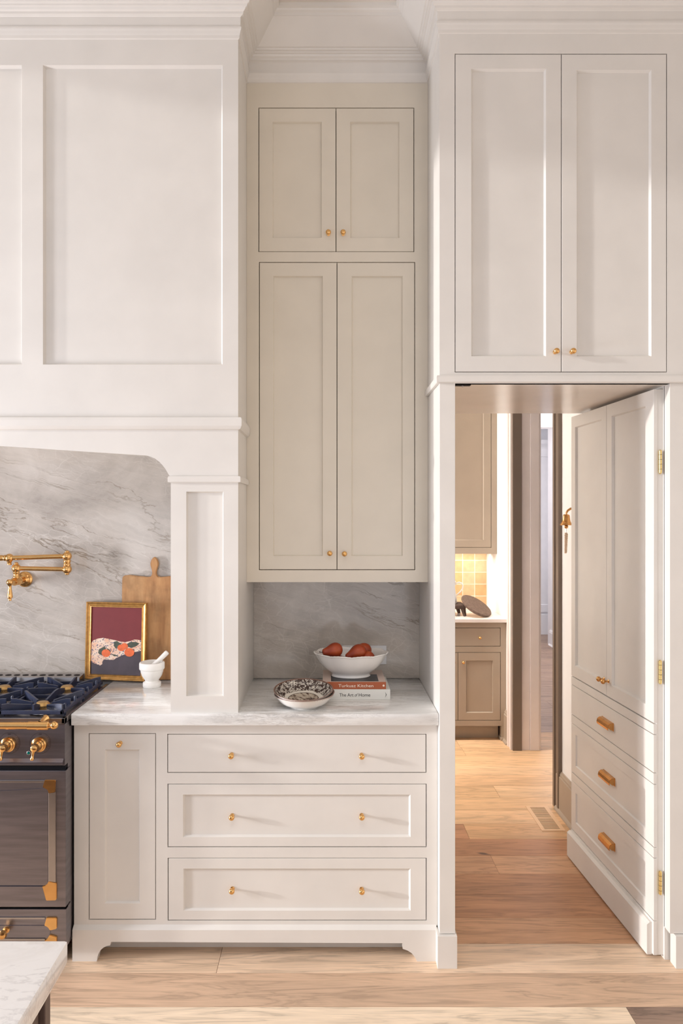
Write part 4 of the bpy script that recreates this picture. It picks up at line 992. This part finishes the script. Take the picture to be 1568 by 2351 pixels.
# pantry base cabinet
sP = 5.03 / F
pb = root('pantry_base_cabinet', (.6, 5.03, 0), 'taupe pantry base cabinet with one drawer above two doors', 'cabinet')
xr1 = XW - .001
h1 = (.50, X(1149, sP), Z(1483.5, sP), Z(1440.5, sP)); h2 = (.50, X(1149.5, sP), Z(1654, sP), Z(1497, sP))
obj('face_frame', frame([-.2, xr1], [Z(1666, sP), .857], [h1, h2], 5.03, 5.05), 'taupe', pb)
obj('carcass', B(-.2, xr1 - .002, 5.0505, 5.65, .105, .856), 'interior_shade', pb)
d = front('drawer', pb, 'taupe', h1[0] + .003, h1[1] - .003, h1[2] + .003, h1[3] - .003, 5.0305); knob(d, X(1101, sP), 5.03, Z(1463, sP))
d = front('door', pb, 'taupe', X(1052, sP), h2[1] - .003, h2[2] + .003, h2[3] - .003, 5.0305, inset=(X(1070, sP), X(1132, sP), Z(1636, sP), Z(1516, sP))); knob(d, X(1063, sP), 5.03, Z(1519.5, sP))
d = front('door', pb, 'taupe', h2[0] + .003, X(1051, sP), h2[2] + .003, h2[3] - .003, 5.0305, inset=(.56, X(1033, sP), Z(1636, sP), Z(1516, sP))); knob(d, X(1041, sP), 5.03, Z(1519.5, sP))
bm = B(X(1151, sP), X(1158, sP), 5.03, 5.08, .02, .11); box(bm, X(1149, sP), X(1159, sP), 5.022, 5.09, 0, .022, .003); obj('foot', bm, 'taupe', pb)
obj('toe_board', B(-.2, X(1149, sP), 5.10, 5.115, .0, .11), 'taupe', pb)
pcn = tag(obj('pantry_countertop', B(-.2, XW - .0005, 5.0, 5.6455, .857, .8825, .002), 'counter2'), 'plain white stone worktop on the taupe pantry cabinet', 'countertop')
sU = 5.30 / F
pu = root('pantry_wall_cabinet', (.6, 5.30, 1.333), 'taupe wall cabinet over the ochre tiles in the pantry', 'cabinet')
hU = (.40, X(1128, sU), Z(1257, sU), 2.80)
obj('face_frame', frame([-.2, XW - .001], [1.333, 2.88], [hU], 5.30, 5.32), 'taupe', pu)
obj('carcass', B(-.2, XW - .002, 5.3205, 5.644, 1.355, 2.88), 'taupe', pu)
front('door', pu, 'taupe', X(1000, sU), hU[1] - .003, hU[2] + .003, hU[3] - .003, 5.3005, inset=(X(1018, sU), X(1111, sU), Z(1240, sU), 2.7), rec=.010, ch=.006)
front('door', pu, 'taupe', hU[0] + .003, X(1000, sU) - .003, hU[2] + .003, hU[3] - .003, 5.3005, inset=(hU[0] + .06, X(1000, sU) - .06, Z(1240, sU), 2.7), rec=.010, ch=.006)
uc2 = obj('undercabinet_lamp', B(.45, XW - .15, 5.50, 5.53, 1.326, 1.333), 'ceramic', pu)
area('under_cabinet_strip', (.85, 5.515, 1.322), (0, .15, -1), .8, .02, 2.0, (1, .90, .74))
# stone disc and its dark carved base, pitcher
sS = .00322
sd = root('stone_disc', (X(1093, sS), 5.18, .8826), 'round flat brown stone griddle propped at a tilt on the pantry worktop', 'stone disc')
bm = lathe(bm_new(), [(0, -.018), (.085, -.018), (.108, -.012), (.122, .001), (.124, .008), (.120, .013), (0, .014)], n=48)
n_ = Vector((.40, -.34, .80)).normalized()
bmesh.ops.transform(bm, matrix=Matrix.Translation((X(1093, sS), 5.16, .8826 + .088)) @ Vector((0, 0, 1)).rotation_difference(n_).to_matrix().to_4x4(), verts=bm.verts)
zmin = min(v.co.z for v in bm.verts); bmesh.ops.translate(bm, vec=(0, 0, .8828 - zmin), verts=bm.verts)
obj('slab', bm, 'darkstone', sd, smooth=True, ang=50)
st_ = root('stone_stand', (X(1053, sS), 5.20, .8826), 'dark rough carved stone stand with stubby legs under the pitcher', 'stand')
bm = bm_new(); box(bm, X(1022, sS), X(1068, sS), 5.12, 5.32, .937, .967, .008)
obj('slab', bm, 'bark', st_)
for lx_, ly_ in ((X(1064, sS), 5.14), (X(1027, sS), 5.15), (X(1060, sS), 5.30), (X(1027, sS), 5.30)):
    obj('leg', tube(bm_new(), [(lx_ - .006, ly_, .944), (lx_, ly_, .915), (lx_ + .008, ly_ - .004, .8827)], [.020, .016, .011], 9), 'bark', st_)
pt_ = root('pitcher', (X(1036, sS), 5.22, .967), 'white ceramic pitcher with a looped handle standing on the dark stone stand', 'pitcher')
px_ = X(1036, sS)
obj('jug', lathe(bm_new(), [(0, 0), (.055, 0), (.057, .004), (.054, .03), (.046, .08), (.040, .12), (.042, .15), (.048, .165), (.0455, .165), (.038, .148), (.036, .12), (.042, .08), (.05, .03), (.05, .01), (0, .008)], loc=(px_, 5.22, .9672), n=32), 'ceramic', pt_, smooth=True)
hp = [(px_ + .042, .14), (px_ + .052, .152), (px_ + .07, .158), (px_ + .088, .152), (px_ + .098, .134), (px_ + .096, .112), (px_ + .082, .09), (px_ + .062, .072), (px_ + .048, .06)]
obj('handle', tube(bm_new(), [(a, 5.215, .967 + b) for a, b in hp], .0052, 10), 'ceramic', pt_, smooth=True)
# brass bell on a bracket with a rope pull
sL = 3.54 / F
bl = root('bell', (XW, 3.54, 1.66), 'polished brass ship style bell with a plaited rope hanging on the white pantry wall', 'bell')
bx = X(1300, sL); zl = Z(1205, sL)
obj('bell_body', lathe(bm_new(), [(.030, -.0005), (.0315, 0), (.030, .006), (.0235, .013), (.020, .022), (.0182, .034), (.0172, .046), (.0150, .052), (.010, .0545), (0, .055), ], loc=(bx, 3.54, zl), n=32), 'copper', bl, smooth=True)
obj('clapper', ball(bm_new(), (bx, 3.54, zl - .008), .0095, 1, 1, 1.1), 'copper', bl, smooth=True)
bm = bm_new(); tube(bm, [(bx, 3.54, zl + .050), (bx + .001, 3.54, zl + .062), (bx + .008, 3.54, zl + .074), (bx + .022, 3.54, zl + .083), (bx + .045, 3.54, zl + .085), (XW, 3.54, zl + .083)], [.004, .0045, .0055, .006, .006, .007], 12)
lathe(bm, [(0, 0), (.022, 0), (.022, .004), (.012, .007), (0, .007)], axis=(-1, 0, 0), loc=(XW, 3.54, zl + .083), n=20)
obj('bracket', bm, 'copper', bl, smooth=True)
bm = bm_new(); tube(bm, [(bx, 3.54, zl - .018), (bx, 3.54, zl - .044)], .0016, 8)
obj('link', bm, 'steel2', bl, smooth=True)
bm = bm_new()
for ph in (0, 2 * PI / 3, 4 * PI / 3):
    pts = []
    for k in range(60):
        t = k / 59; a = ph + t * 22; rr_ = .0055 * (1 - .45 * t) * min(1, t * 12 + .3)
        pts.append((bx + rr_ * math.cos(a) - .003 * t, 3.54 + rr_ * math.sin(a), zl - .040 - .102 * t))
    tube(bm, pts, .0038, 6)
M['rope'] = plain('cream_rope', (226, 200, 174), .8); obj('rope', bm, 'rope', bl, smooth=True)
# oak floor vent
vn = root('floor_vent', (1.1685, 3.756, 0), 'flush oak floor vent with slatted grille by the pantry wall', 'floor vent')
vx0, vx1, vy0, vy1 = 1.107, 1.230, 3.604, 3.908
bm = frame([vx0, vx1], [vy0, vy1], [(vx0 + .020, vx1 - .022, vy0 + .018, (vy0 + vy1) / 2 - .004), (vx0 + .020, vx1 - .022, (vy0 + vy1) / 2 + .004, vy1 - .016)], 0, .0024)
for v in bm.verts: v.co = Vector((v.co.x, v.co.z, v.co.y + .0002))
obj('frame', bm, 'ventwood', vn); obj('duct_mouth', B(vx0 + .012, vx1 - .012, vy0 + .012, vy1 - .012, .0001, .0006), 'slot', vn)
for (a, b) in ((vy0 + .018, (vy0 + vy1) / 2 - .004), ((vy0 + vy1) / 2 + .004, vy1 - .016)):
    n = 11; p_ = (b - a) / n
    me = B(vx0 + .020, vx1 - .022, -p_ * .27, p_ * .27, .0006, .0022)
    me = finish(me, 'slat'); me.materials.append(M['ventwood'])
    for k in range(n): obj('slat', me, None, vn, loc=(0, a + p_ * (k + .5), 0))
